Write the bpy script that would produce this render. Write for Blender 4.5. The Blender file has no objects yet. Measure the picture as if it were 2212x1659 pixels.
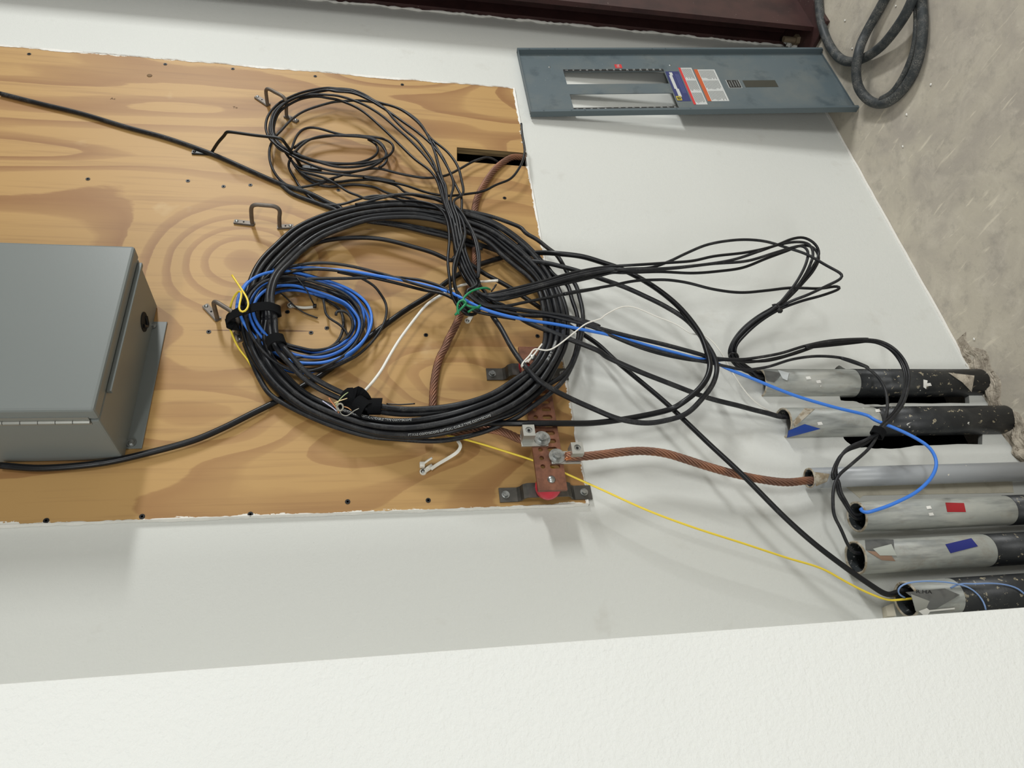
import bpy, bmesh, math, random
import numpy as np
from mathutils import Vector, Matrix
random.seed(7)
rng = np.random.RandomState(5)
C = bpy.context.scene.collection
sc = bpy.context.scene

# ------------------------------------------------------------------ camera
# Phone held sideways: the world's floor lies towards the right of the picture.
FPX = 1515.0
CAM_D = 1.1266          # distance from the back wall (the wall face is the plane Y = 0)
CAM_H = 1.3307          # height above the floor
M = np.array([[0.8344, -0.5511, -0.0023], [-0.1068, -0.1576, -0.9817], [0.5407, 0.8194, -0.1903]])
M = M / np.linalg.norm(M, axis=1)[:, None]
cam = bpy.data.cameras.new('camera'); co = bpy.data.objects.new('camera', cam); C.objects.link(co)
cam.sensor_width = 36.0; cam.lens = FPX / 2212 * 36.0; cam.clip_start = 0.01
R3 = Matrix((( M[1][0], M[0][0], -M[2][0]), (M[1][1], M[0][1], -M[2][1]), (M[1][2], M[0][2], -M[2][2])))
co.matrix_world = Matrix.Translation((0, -CAM_D, CAM_H)) @ R3.to_4x4()
sc.camera = co

# ------------------------------------------------------------------ world, lamps, exposure
sc.view_settings.view_transform = 'Standard'; sc.view_settings.look = 'None'
sc.view_settings.gamma = 1; sc.view_settings.use_curve_mapping = False
sc.view_settings.exposure = 0.0
w = bpy.data.worlds.new('world'); sc.world = w; w.use_nodes = True
w.node_tree.nodes['Background'].inputs[0].default_value = (0.98, 1.0, 1.0, 1)
w.node_tree.nodes['Background'].inputs[1].default_value = 0.50
def area(name, loc, target, sx, sy, power, col=(.985, 1, .985)):
    l = bpy.data.lights.new(name, 'AREA'); l.shape = 'RECTANGLE'; l.size = sx; l.size_y = sy
    l.energy = power; l.color = col
    o = bpy.data.objects.new(name, l); C.objects.link(o); o.location = loc
    o.rotation_euler = (Vector(target) - Vector(loc)).to_track_quat('-Z', 'Y').to_euler()
    return o
area('ceiling_fluorescent_right', (4.6, -3.4, 2.5), (1.1, 0, .6), 1.2, 0.3, 140)
area('ceiling_fluorescent_behind', (0.4, -5.4, 2.6), (0.7, 0, .6), 1.2, 0.5, 70)
area('ceiling_fluorescent_left', (-3.0, -3.0, 2.4), (-.2, -.2, .5), 1.2, 0.3, 60)

# ------------------------------------------------------------------ geometry helpers
def ray(x, y):
    u, v = 1659.0 - y, float(x)
    return M.T @ np.array([(u - 829.5) / FPX, (v - 1106.0) / FPX, 1.0])
def P(x, y, d=0.0):
    """the point seen at (x, y) of the photograph, d metres in front of the back wall"""
    r = ray(x, y); t = (CAM_D - d) / r[1]
    return np.array([r[0] * t, -d, r[2] * t + CAM_H])
def proj(w_):
    c = M @ (np.array(w_) - [0, -CAM_D, CAM_H]); u, v = c[0] / c[2] * FPX + 829.5, c[1] / c[2] * FPX + 1106.0
    return v, 1659.0 - u
def F(x, y, h=0.0):
    r = ray(x, y); t = (h - CAM_H) / r[2]
    return np.array([r[0] * t, r[1] * t - CAM_D, h])

def tag(o, label=None, cat=None, group=None, kind=None):
    if label: o['label'] = label
    if cat: o['category'] = cat
    if group: o['group'] = group
    if kind: o['kind'] = kind
    return o
def obj(name, verts, faces, mat, parent=None, smooth=False, origin=None):
    """one mesh object, its origin at `origin` (world) or at the mesh's centre"""
    V = np.array(verts, float)
    if origin is None: origin = (V.min(0) + V.max(0)) / 2
    origin = np.array(origin, float)
    me = bpy.data.meshes.new(name)
    me.from_pydata([tuple(v) for v in (V - origin)], [], [tuple(int(i) for i in f) for f in faces])
    me.update()
    if mat is not None: me.materials.append(mat)
    if smooth:
        me.polygons.foreach_set('use_smooth', [True] * len(me.polygons))
    o = bpy.data.objects.new(name, me); C.objects.link(o)
    if parent is not None:
        o.parent = parent; o.location = Vector(origin) - parent_loc[parent.name]
    else:
        o.location = origin
    parent_loc[o.name] = Vector(origin)
    return o
parent_loc = {}
def empty(name, loc, label, cat, group=None):
    o = bpy.data.objects.new(name, None); C.objects.link(o); o.location = loc; o.empty_display_size = .02
    parent_loc[o.name] = Vector(loc)
    return tag(o, label, cat, group)

class MB:
    def __init__(s): s.v = []; s.f = []
    def add(s, V, Fs):
        n = len(s.v); s.v += [tuple(v) for v in V]; s.f += [tuple(i + n for i in f) for f in Fs]; return s
    def box(s, lo, hi, bev=0.0, mat=None, at=None):
        bm = bmesh.new(); bmesh.ops.create_cube(bm, size=1)
        lo = np.array(lo, float); hi = np.array(hi, float)
        for v in bm.verts:
            v.co = Vector((lo + hi) / 2 + np.array(v.co) * (hi - lo))
        if bev: bmesh.ops.bevel(bm, geom=bm.edges[:], offset=bev, segments=2, affect='EDGES', profile=.5)
        return s.bm(bm, mat, at)
    def bm(s, bm, mat=None, at=None):
        bm.verts.ensure_lookup_table(); bm.verts.index_update()
        V = np.array([v.co[:] for v in bm.verts])
        if mat is not None: V = V @ np.array(mat).T
        if at is not None: V = V + np.array(at)
        Fs = [[v.index for v in f.verts] for f in bm.faces]; bm.free()
        return s.add(V, Fs)
    def cyl(s, a, b, r, r2=None, n=20, cap=True):
        a = np.array(a, float); b = np.array(b, float); r2 = r if r2 is None else r2
        t = (b - a) / np.linalg.norm(b - a)
        n1 = np.cross(t, [0.3, .2, .93]); n1 /= np.linalg.norm(n1); n2 = np.cross(t, n1)
        ang = np.arange(n) * 2 * math.pi / n
        ring = np.cos(ang)[:, None] * n1 + np.sin(ang)[:, None] * n2
        V = np.vstack([a + ring * r, b + ring * r2])
        Fs = [(i, (i + 1) % n, n + (i + 1) % n, n + i) for i in range(n)]
        if cap: Fs += [tuple(range(n))[::-1], tuple(range(n, 2 * n))]
        return s.add(V, Fs)
    def dome(s, c, axis, r, h, n=16):
        axis = np.array(axis, float); axis /= np.linalg.norm(axis); c = np.array(c, float)
        n1 = np.cross(axis, [.31, .2, .93]); n1 /= np.linalg.norm(n1); n2 = np.cross(axis, n1)
        V = []; m = 5
        for k in range(m):
            a = k / m * math.pi / 2
            for i in range(n):
                q = 2 * math.pi * i / n
                V.append(c + axis * h * math.sin(a) + (n1 * math.cos(q) + n2 * math.sin(q)) * r * math.cos(a))
        V.append(c + axis * h)
        Fs = [(k * n + i, k * n + (i + 1) % n, (k + 1) * n + (i + 1) % n, (k + 1) * n + i) for k in range(m - 1) for i in range(n)]
        Fs += [((m - 1) * n + i, (m - 1) * n + (i + 1) % n, m * n) for i in range(n)]
        return s.add(V, Fs)
    def obj(s, name, mat, parent=None, smooth=False, origin=None):
        return obj(name, s.v, s.f, mat, parent, smooth, origin)

def spline(pts, step=.007, closed=False, smooth=2):
    p = np.array(pts, float)
    if len(p) == 2: p = np.array([p[0], (p[0] + p[1]) / 2, p[1]])
    q = np.vstack([p[-1], p, p[0], p[1]]) if closed else np.vstack([2 * p[0] - p[1], p, 2 * p[-1] - p[-2]])
    out = []
    for i in range(1, len(q) - 2):
        p0, p1, p2, p3 = q[i - 1:i + 3]
        n = max(2, int(np.linalg.norm(p2 - p1) / step * 2))
        t0 = 0; t1 = max(np.linalg.norm(p1 - p0), 1e-5) ** .5
        t2 = t1 + max(np.linalg.norm(p2 - p1), 1e-5) ** .5; t3 = t2 + max(np.linalg.norm(p3 - p2), 1e-5) ** .5
        t = np.linspace(t1, t2, n, endpoint=False)[:, None]
        A1 = (t1 - t) / t1 * p0 + t / t1 * p1; A2 = (t2 - t) / (t2 - t1) * p1 + (t - t1) / (t2 - t1) * p2
        A3 = (t3 - t) / (t3 - t2) * p2 + (t - t2) / (t3 - t2) * p3
        B1 = (t2 - t) / t2 * A1 + t / t2 * A2; B2 = (t3 - t) / (t3 - t1) * A2 + (t - t1) / (t3 - t1) * A3
        out.append((t2 - t) / (t2 - t1) * B1 + (t - t1) / (t2 - t1) * B2)
    out = np.vstack(out + ([] if closed else [p[-1:]]))
    if closed: out = np.vstack([out, out[:1]])
    L = np.r_[0, np.cumsum(np.linalg.norm(np.diff(out, axis=0), axis=1))]
    n = max(3, int(L[-1] / step) + 1)
    s = np.linspace(0, L[-1], n)
    out = np.array([np.interp(s, L, out[:, k]) for k in range(3)]).T
    for _ in range(smooth):
        if closed:
            c = out[:-1]; c = .5 * c + .25 * (np.roll(c, 1, 0) + np.roll(c, -1, 0)); out = np.vstack([c, c[:1]])
        else: out[1:-1] = .5 * out[1:-1] + .25 * (out[:-2] + out[2:])
    return out
def frames(p):
    t = np.gradient(p, axis=0); t /= np.linalg.norm(t, axis=1)[:, None] + 1e-12
    n = np.zeros_like(p); a = np.cross(t[0], [.123, -1, .21]); n[0] = a / np.linalg.norm(a)
    for i in range(1, len(p)):
        a = n[i - 1] - t[i] * np.dot(n[i - 1], t[i]); n[i] = a / np.linalg.norm(a)
    return t, n, np.cross(t, n)
def tube(mb, p, r, sides=10, squash=None):
    t, n, b = frames(p); m = len(p)
    ang = np.arange(sides) * 2 * math.pi / sides
    rr = np.broadcast_to(np.array(r, float), (m,))
    V = (p[:, None, :] + rr[:, None, None] * (np.cos(ang)[None, :, None] * n[:, None, :] + np.sin(ang)[None, :, None] * b[:, None, :])).reshape(-1, 3)
    Fs = [(i * sides + j, i * sides + (j + 1) % sides, (i + 1) * sides + (j + 1) % sides, (i + 1) * sides + j) for i in range(m - 1) for j in range(sides)]
    Fs += [tuple(range(sides))[::-1], tuple(range((m - 1) * sides, m * sides))]
    return mb.add(V, Fs)
def ribbon(mb, p, wdir, width, thick):
    """flat band along p; wdir = direction of its width (one vector or one per point)"""
    t, _, _ = frames(p); m = len(p)
    wd = np.broadcast_to(np.array(wdir, float), (m, 3)); wd = wd - t * (wd * t).sum(1)[:, None]
    wd = wd / np.linalg.norm(wd, axis=1)[:, None]; nn = np.cross(t, wd)
    V = []
    for sx, sy in ((-1, -1), (1, -1), (1, 1), (-1, 1)):
        V.append(p + wd * sx * width / 2 + nn * sy * thick / 2)
    V = np.stack(V, 1).reshape(-1, 3)
    Fs = [(i * 4 + j, i * 4 + (j + 1) % 4, (i + 1) * 4 + (j + 1) % 4, (i + 1) * 4 + j) for i in range(m - 1) for j in range(4)]
    Fs += [(3, 2, 1, 0), tuple(range((m - 1) * 4, m * 4))]
    return mb.add(V, Fs)

def plate(outer, holes, y0, y1):
    """flat sheet in the XZ plane with holes, between Y = y0 and Y = y1 -> verts, faces"""
    cu = bpy.data.curves.new('t', 'CURVE'); cu.dimensions = '2D'; cu.fill_mode = 'BOTH'; cu.extrude = abs(y1 - y0) / 2
    for loop in [outer] + list(holes):
        s = cu.splines.new('POLY'); s.points.add(len(loop) - 1); s.use_cyclic_u = True
        for k, (x, z) in enumerate(loop): s.points[k].co = (x, z, 0, 1)
    o = bpy.data.objects.new('t', cu); C.objects.link(o)
    me = o.to_mesh()
    V = [(v.co.x, (y0 + y1) / 2 - v.co.z, v.co.y) for v in me.vertices]
    Fs = [tuple(p.vertices) for p in me.polygons]
    o.to_mesh_clear(); bpy.data.objects.remove(o); bpy.data.curves.remove(cu)
    bm = bmesh.new(); vs = [bm.verts.new(v) for v in V]
    for f in Fs:
        try: bm.faces.new([vs[i] for i in f])
        except ValueError: pass
    bmesh.ops.remove_doubles(bm, verts=bm.verts[:], dist=1e-6); bmesh.ops.recalc_face_normals(bm, faces=bm.faces[:])
    mb = MB(); mb.bm(bm); return mb
def glyphs(text, size):
    """verts (x right, y up, from the text's centre) and faces of a line of text"""
    cu = bpy.data.curves.new('t', 'FONT'); cu.body = text; cu.size = size; cu.align_x = 'CENTER'; cu.align_y = 'CENTER'
    cu.resolution_u = 2
    o = bpy.data.objects.new('t', cu); C.objects.link(o)
    bpy.context.view_layer.update()
    me = o.to_mesh(); V = [(v.co.x, v.co.y) for v in me.vertices]; Fs = [tuple(p.vertices) for p in me.polygons]
    o.to_mesh_clear(); bpy.data.objects.remove(o); bpy.data.curves.remove(cu)
    return np.array(V), Fs

# ------------------------------------------------------------------ materials
def srgb(r, g, b):
    f = lambda c: (c / 255 / 12.92) if c / 255 <= .04045 else ((c / 255 + .055) / 1.055) ** 2.4
    return (f(r), f(g), f(b), 1)
class Mat:
    def __init__(s, name, col, rough=.5, metal=0.0, spec=.5):
        s.m = bpy.data.materials.new(name); s.m.use_nodes = True; s.nt = s.m.node_tree
        s.b = s.nt.nodes['Principled BSDF']; s.b.inputs['Base Color'].default_value = col
        s.b.inputs['Roughness'].default_value = rough; s.b.inputs['Metallic'].default_value = metal
        s.b.inputs['Specular IOR Level'].default_value = spec
        s.col = None; s.c0 = col
    def n(s, t, **k):
        x = s.nt.nodes.new(t)
        for a, b in k.items():
            if hasattr(x, a) and not a[0].isupper(): setattr(x, a, b)
            else: x.inputs[a.replace('_', ' ')].default_value = b
        return x
    def l(s, a, b): s.nt.links.new(a, b)
    def coord(s, scale=(1, 1, 1), world=True):
        if world:
            g = s.n('ShaderNodeNewGeometry').outputs['Position']
        else: g = s.n('ShaderNodeTexCoord').outputs['Object']
        mp = s.n('ShaderNodeMapping'); s.l(g, mp.inputs[0]); mp.inputs['Scale'].default_value = scale
        return mp.outputs[0]
    def noise(s, scale=5, detail=3, rough=.5, vec=None, dist=0):
        x = s.n('ShaderNodeTexNoise'); x.inputs['Scale'].default_value = scale; x.inputs['Detail'].default_value = detail
        x.inputs['Roughness'].default_value = rough; x.inputs['Distortion'].default_value = dist
        if vec is None: vec = s.coord()
        s.l(vec, x.inputs['Vector']); return x.outputs['Fac']
    def ramp(s, fac, stops):
        r = s.n('ShaderNodeValToRGB'); s.l(fac, r.inputs[0]); e = r.color_ramp.elements
        while len(e) < len(stops): e.new(.5)
        for k, (p, c) in enumerate(stops):
            e[k].position = p; e[k].color = c if len(c) == 4 else (*c, 1)
        return r.outputs[0]
    def th(s, fac, a, b):
        return s.ramp(fac, [(a, (0, 0, 0)), (b, (1, 1, 1))])
    def mix(s, fac, a, b, mode='MIX'):
        x = s.n('ShaderNodeMixRGB'); x.blend_type = mode
        for k, v in ((0, fac), (1, a), (2, b)):
            if isinstance(v, (tuple, float, int)): x.inputs[k].default_value = v
            else: s.l(v, x.inputs[k])
        return x.outputs[0]
    def math(s, op, a, b=0.0, c=0.0):
        x = s.n('ShaderNodeMath'); x.operation = op
        for k, v in ((0, a), (1, b), (2, c)):
            if isinstance(v, (float, int)): x.inputs[k].default_value = v
            else: s.l(v, x.inputs[k])
        return x.outputs[0]
    def over(s, fac, col):
        s.col = s.mix(fac, s.col if s.col is not None else s.c0, col); return s
    def bump(s, h, strength=.3, dist=.001):
        x = s.n('ShaderNodeBump'); x.inputs['Strength'].default_value = strength; x.inputs['Distance'].default_value = dist
        s.l(h, x.inputs['Height']); s.l(x.outputs[0], s.b.inputs['Normal']); return s
    def done(s):
        if s.col is not None: s.l(s.col, s.b.inputs['Base Color'])
        return s.m

def cable_mat(name, base, dust, amount=.5, rough=.42, lo=.5):
    m = Mat(name, base, rough, spec=.32)
    a = m.noise(38, 4, .65); f = m.th(a, lo, lo + .22)
    b = m.noise(420, 3, .7); g = m.th(b, .4, .75)
    m.over(m.math('MULTIPLY', m.math('MULTIPLY', f, g), amount), dust)
    r = m.math('MULTIPLY_ADD', f, .25, rough); m.l(r, m.b.inputs['Roughness'])
    return m.done()
BLK = cable_mat('black_jacket', srgb(21, 22, 25), srgb(104, 104, 102), .42, .36, .56)
BLK2 = cable_mat('dusty_black_jacket', srgb(31, 32, 35), srgb(122, 120, 116), .5, .42, .48)
BLK3 = cable_mat('clean_black_jacket', srgb(16, 17, 20), srgb(84, 84, 84), .25, .32, .58)
BIG = cable_mat('scuffed_power_jacket', srgb(52, 56, 58), srgb(150, 146, 138), .75, .5, .42)
BLUE = cable_mat('blue_jacket', srgb(48, 104, 190), srgb(28, 40, 62), .45, .4, .5)
BLUEC = cable_mat('clean_blue_jacket', srgb(62, 122, 214), srgb(40, 84, 160), .3, .35, .6)
def flat(name, col, rough=.5, metal=0.0, spec=.5): return Mat(name, col, rough, metal, spec).done()
YEL = flat('yellow_jacket', srgb(236, 208, 66), .4)
YELP = flat('pale_yellow_jacket', srgb(232, 205, 110), .4)
GREEN = flat('green_insulation', srgb(28, 132, 84), .4)
WHT = flat('white_jacket', srgb(232, 229, 220), .4)
WHT2 = flat('white_nylon', srgb(214, 211, 200), .35)
PRINT = flat('white_print', srgb(190, 192, 190), .5)
VEL = Mat('black_velcro', srgb(16, 17, 19), .95, spec=.15); VEL.bump(VEL.noise(900, 2, .7), .6, .0006); VEL = VEL.done()
TIEB = flat('black_nylon', srgb(18, 18, 20), .4)
ZINC = Mat('zinc', srgb(170, 172, 170), .32, .9); ZINC.over(ZINC.th(ZINC.noise(120, 3), .45, .7), srgb(120, 122, 120)); ZINC = ZINC.done()
STEEL = Mat('dull_steel', srgb(118, 110, 102), .55, .55); STEEL.over(STEEL.th(STEEL.noise(60, 3), .4, .7), srgb(104, 96, 88)); STEEL = STEEL.done()
BRKT = Mat('dark_steel', srgb(86, 84, 80), .45, .8); BRKT.over(BRKT.th(BRKT.noise(40, 3), .4, .7), srgb(108, 104, 98)); BRKT = BRKT.done()
BLKM = flat('black_coated_steel', srgb(20, 22, 22), .4, .2)
SCREW = flat('black_screw', srgb(22, 21, 22), .45, .4)
DARKHOLE = flat('hole_dark', (.004, .004, .004, 1), .9)
COP = Mat('tarnished_copper', srgb(126, 92, 76), .5, .55)
COP.over(COP.th(COP.noise(30, 3), .45, .65), srgb(150, 106, 82)); COP = COP.done()
BAR = Mat('copper_bar', srgb(138, 94, 74), .42, .6); BAR.over(BAR.th(BAR.noise(45, 4, .6), .4, .65), srgb(104, 70, 56)); BAR = BAR.done()
BARE = flat('bright_copper', srgb(210, 140, 96), .3, .9)
RED = flat('red_insulator', srgb(190, 36, 56), .22)
ALU = Mat('cast_aluminium', srgb(186, 186, 180), .38, .8); ALU.bump(ALU.noise(300, 2), .15, .0005); ALU = ALU.done()

# walls
def wall_mat(name, col, bump_s, scale, dirt=.0, bump_d=.0016):
    m = Mat(name, col, .62, spec=.3)
    m.over(m.th(m.noise(1.7, 2), .42, .72), tuple(c * .96 for c in col[:3]) + (1,))
    if dirt:
        m.over(m.math('MULTIPLY', m.th(m.noise(9, 4, .6), .62, .74), dirt), srgb(170, 164, 152))
        m.over(m.math('MULTIPLY', m.th(m.noise(210, 2, .5), .76, .79), .5), srgb(120, 116, 108))
    h = m.mix(.5, m.noise(scale, 3, .55), m.noise(scale * .37, 2, .5))
    m.bump(h, bump_s, bump_d)
    return m.done()
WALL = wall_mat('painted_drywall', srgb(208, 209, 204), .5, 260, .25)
WALL_LIT = wall_mat('near_drywall_lit_tone', srgb(229, 230, 226), .75, 250, 0, .0028)  # same paint as the back wall; its stronger light is put into a paler colour
CAV = flat('wall_cavity_dark', (.006, .006, .006, 1), .95, spec=.1)
DRYEDGE = Mat('raw_gypsum_edge', srgb(205, 198, 180), .9); DRYEDGE = DRYEDGE.done()
BEIGE = Mat('unpainted_drywall_paper', srgb(206, 200, 182), .85, spec=.2); BEIGE.over(BEIGE.th(BEIGE.noise(40, 3), .5, .7), srgb(190, 184, 166)); BEIGE = BEIGE.done()
CAULK = Mat('white_caulk', srgb(228, 226, 220), .6); CAULK.bump(CAULK.noise(160, 3), .5, .002); CAULK = CAULK.done()

# floor
m = Mat('worn_concrete', srgb(172, 164, 153), .75, spec=.3)
v = m.coord((1, 1, 1))
m.over(m.th(m.noise(3.2, 5, .62, v, 1.2), .38, .62), srgb(190, 182, 166))
m.over(m.math('MULTIPLY', m.th(m.noise(11, 5, .65, v, .8), .5, .72), .6), srgb(208, 200, 184))
m.over(m.math('MULTIPLY', m.th(m.noise(23, 4, .7, v), .52, .68), .45), srgb(150, 143, 134))
v2 = m.coord((30, 5, 1)); m.over(m.math('MULTIPLY', m.th(m.noise(2.2, 4, .6, v2, .4), .62, .70), .55), srgb(222, 213, 194))
m.over(m.th(m.noise(330, 2, .5, v), .77, .79), srgb(225, 222, 214))
m.bump(m.noise(90, 4, .6, v), .35, .002); CONC = m.done()
m = Mat('broken_concrete', srgb(150, 140, 126), .9, spec=.2)
m.over(m.th(m.noise(40, 5, .7), .42, .6), srgb(186, 176, 160)); m.over(m.th(m.noise(75, 4, .7), .56, .66), srgb(104, 94, 80))
m.bump(m.noise(130, 5, .7), .9, .004); RUB = m.done()

# plywood: grain runs up and down the sheet (world Z)
m = Mat('pine_plywood', srgb(178, 141, 87), .5, spec=.35)
v = m.coord((1, 1, .30))
big = m.noise(2.3, 2.0, .42, v, .5)
def hill(px, rx, rz, amp):
    """a bump in the growth-ring field: closed rings round one place of the veneer"""
    c = P(*px, .006); g = m.n('ShaderNodeNewGeometry').outputs['Position']
    a = m.n('ShaderNodeVectorMath', operation='SUBTRACT'); m.l(g, a.inputs[0]); a.inputs[1].default_value = (c[0], 0, c[2])
    b = m.n('ShaderNodeVectorMath', operation='MULTIPLY'); m.l(a.outputs[0], b.inputs[0]); b.inputs[1].default_value = (1 / rx, 0, 1 / rz)
    l = m.n('ShaderNodeVectorMath', operation='LENGTH'); m.l(b.outputs[0], l.inputs[0])
    e = m.math('POWER', 2.7183, m.math('MULTIPLY', m.math('MULTIPLY', l.outputs['Value'], l.outputs['Value']), -1.0))
    return m.math('MULTIPLY', e, amp)
for h in (((520, 560), .13, .15, .42), ((760, 900), .10, .30, -.25), ((960, 830), .07, .14, .22), ((880, 150), .10, .2, .2), ((430, 930), .09, .2, .22), ((120, 330), .05, .5, .15)):
    big = m.math('ADD', big, hill(*h))
rings = m.math('FRACT', m.math('MULTIPLY', m.math('ADD', big, m.math('MULTIPLY', m.noise(45, 3, .6, m.coord((1, 1, .25))), .010)), 12.0))
band = m.ramp(rings, [(0, (0, 0, 0)), (.50, (0, 0, 0)), (.58, (.55, .55, .55)), (.86, (1, 1, 1)), (.93, (.9, .9, .9)), (.955, (0, 0, 0))])
sp = m.th(m.noise(2.1, 2, .5, m.coord((1, 1, .6))), .30, .55)
bf = m.math('MULTIPLY', m.math('MULTIPLY', band, m.math('MULTIPLY_ADD', sp, .35, .65)), .9)
m.over(bf, srgb(141, 99, 57))
m.over(m.math('MULTIPLY', m.th(m.noise(1.6, 3, .5), .4, .7), .30), srgb(186, 148, 92))
fine = m.noise(90, 3, .6, m.coord((1, 1, .035)))
m.over(m.math('MULTIPLY', m.th(fine, .5, .72), .35), srgb(132, 94, 58))
checks = m.noise(34, 2, .5, m.coord((1, 1, .028)))
m.over(m.math('MULTIPLY', m.th(checks, .735, .75), .8), srgb(96, 62, 36))
m.over(m.math('MULTIPLY', m.th(m.noise(26, 2, .5, m.coord((1, 1, .3))), .765, .78), .8), srgb(92, 58, 34))
m.over(m.math('MULTIPLY', m.th(m.noise(7, 4, .6), .66, .76), .35), srgb(206, 182, 140))
# white paint dragged over the sheet's edges
PLY = (0.4825, 1.7050, 0.9590, 2.99)
sx = m.n('ShaderNodeSeparateXYZ'); g = m.n('ShaderNodeNewGeometry'); m.l(g.outputs['Position'], sx.inputs[0])
e1 = m.math('SUBTRACT', sx.outputs[0], PLY[0]); e2 = m.math('SUBTRACT', PLY[1] + .006, sx.outputs[0]); e3 = m.math('SUBTRACT', sx.outputs[2], PLY[2])
edge = m.math('MINIMUM', m.math('MINIMUM', e1, e2), e3)
pn = m.math('MULTIPLY', m.math('SUBTRACT', m.noise(60, 6, .7, m.coord((1, 1, .3))), .44), .032)
pn2 = m.math('LESS_THAN', edge, pn)
m.over(pn2, srgb(226, 224, 216))
m.bump(m.mix(.5, fine, checks), .15, .001); PLYM = m.done()
m = Mat('plywood_edge', srgb(150, 128, 88), .8)
m.over(m.th(m.noise(8, 2, .5, m.coord((1, 60, 1))), .45, .55), srgb(112, 92, 62)); PLYE = m.done()

# pipes
m = Mat('grey_pvc', srgb(156, 158, 152), .42, spec=.4)
m.over(m.math('MULTIPLY', m.th(m.noise(16, 5, .65, m.coord((1, 1, .5))), .45, .7), .6), srgb(184, 182, 171))
m.over(m.math('MULTIPLY', m.th(m.noise(60, 3, .6, m.coord((1, 1, .18))), .50, .68), .7), srgb(116, 119, 116))
m.over(m.math('MULTIPLY', m.th(m.noise(24, 5, .7, m.coord((1, 1, .7))), .55, .66), .5), srgb(140, 134, 122))
m.over(m.th(m.noise(70, 3, .5), .74, .76), srgb(226, 224, 216))
m.bump(m.noise(200, 3), .12, .0006); PVC = m.done()
m = Mat('plain_grey_pvc', srgb(152, 155, 158), .36, spec=.45)
m.over(m.math('MULTIPLY', m.th(m.noise(9, 4, .6, m.coord((1, 1, .4))), .45, .7), .5), srgb(172, 172, 169))
m.over(m.th(m.noise(45, 3, .5), .72, .735), srgb(210, 204, 190)); PVCP = m.done()
m = Mat('black_pipe_wrap', srgb(32, 34, 36), .42, spec=.45)
m.over(m.th(m.noise(95, 4, .6), .635, .655), srgb(150, 140, 118))
m.over(m.th(m.noise(62, 4, .6, m.coord((1, 1, .6))), .70, .71), srgb(224, 222, 214))
m.over(m.math('MULTIPLY', m.th(m.noise(20, 4, .6), .5, .75), .3), srgb(84, 84, 80))
m.bump(m.noise(150, 3), .25, .0008); WRAP = m.done()
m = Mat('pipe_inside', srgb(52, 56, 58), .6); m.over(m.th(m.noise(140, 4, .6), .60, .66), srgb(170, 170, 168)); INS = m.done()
m = Mat('crusty_rim', srgb(176, 168, 152), .8); m.over(m.th(m.noise(90, 3), .45, .6), srgb(140, 126, 104)); RIM = m.done()
TAPB = Mat('blue_tape', srgb(28, 66, 150), .5).done(); TAPN = Mat('navy_tape', srgb(30, 40, 120), .45).done()
TAPR = Mat('red_tape', srgb(158, 30, 38), .45).done()
m = Mat('duct_tape', srgb(104, 105, 103), .38, .25); m.over(m.th(m.noise(50, 3), .5, .7), srgb(84, 85, 84)); DUCT = m.done()
PAINTW = flat('white_paint_blob', srgb(232, 230, 224), .5)
INK = flat('black_ink', srgb(18, 18, 20), .5)

# enclosure and panel cover
m = Mat('grey_enclosure_paint', srgb(116, 121, 119), .36, spec=.45); m.over(m.math('MULTIPLY', m.th(m.noise(5, 3), .4, .7), .2), srgb(112, 117, 114))
m.bump(m.noise(700, 2), .08, .0004); ENC = m.done()
m = Mat('blue_grey_panel_paint', srgb(86, 98, 103), .42, spec=.45)
m.over(m.math('MULTIPLY', m.th(m.noise(7, 5, .65), .45, .68), .55), srgb(108, 112, 108))
m.over(m.math('MULTIPLY', m.th(m.noise(15, 4, .6), .56, .68), .55), srgb(62, 74, 80)); m.over(m.th(m.noise(240, 2), .78, .79), srgb(200, 200, 196)); PAN = m.done()
PANE = flat('panel_paint_clean', srgb(82, 94, 99), .4)
STICKB = flat('black_sticker', srgb(20, 22, 22), .4); STICKW = flat('white_sticker', srgb(190, 192, 190), .45)
STICKN = flat('navy_sticker', srgb(42, 50, 102), .4); STICKR = flat('red_sticker', srgb(196, 50, 50), .4)
STICKO = flat('orange_sticker', srgb(186, 84, 38), .4); STICKG = flat('grey_text', srgb(120, 122, 120), .5)
STICKD = flat('dark_olive_sticker', srgb(52, 52, 44), .4); STICKY = flat('yellow_sticker', srgb(176, 158, 52), .4)
m = Mat('dark_red_primer', srgb(64, 40, 38), .5, spec=.4); m.over(m.th(m.noise(12, 5, .6), .45, .7), srgb(48, 30, 30))
m.over(m.th(m.noise(150, 3), .73, .76), srgb(140, 128, 120)); PRIMER = m.done()

# ------------------------------------------------------------------ the setting
def rect(x0, x1, z0, z1): return [(x0, z0), (x1, z0), (x1, z1), (x0, z1)]
def ragged(pts, amp, n=4):
    out = []
    for i, p in enumerate(pts):
        q = pts[(i + 1) % len(pts)]
        for k in range(n):
            t = k / n; out.append((p[0] + (q[0] - p[0]) * t + random.uniform(-amp, amp), p[1] + (q[1] - p[1]) * t + random.uniform(-amp, amp)))
    return out
hole1 = [P(*q)[[0, 2]] for q in ((1802, 797), (1812, 788), (1830, 799), (1900, 803), (2090, 806), (2094, 871), (1930, 871), (1905, 874), (1868, 874), (1852, 868), (1815, 864))]
hole2 = [P(*q)[[0, 2]] for q in ((1815, 900), (1900, 893), (2126, 896), (2122, 960), (2050, 960), (1975, 962), (1935, 969), (1897, 969), (1860, 966), (1838, 961), (1822, 947))]
wm = plate(rect(.05, 3.2, -.02, 3.0), [rect(PLY[0], PLY[1], PLY[2], PLY[3]), ragged([tuple(p) for p in hole1], .0012, 4), ragged([tuple(p) for p in hole2], .0012, 4)], 0.0, .013)
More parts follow.
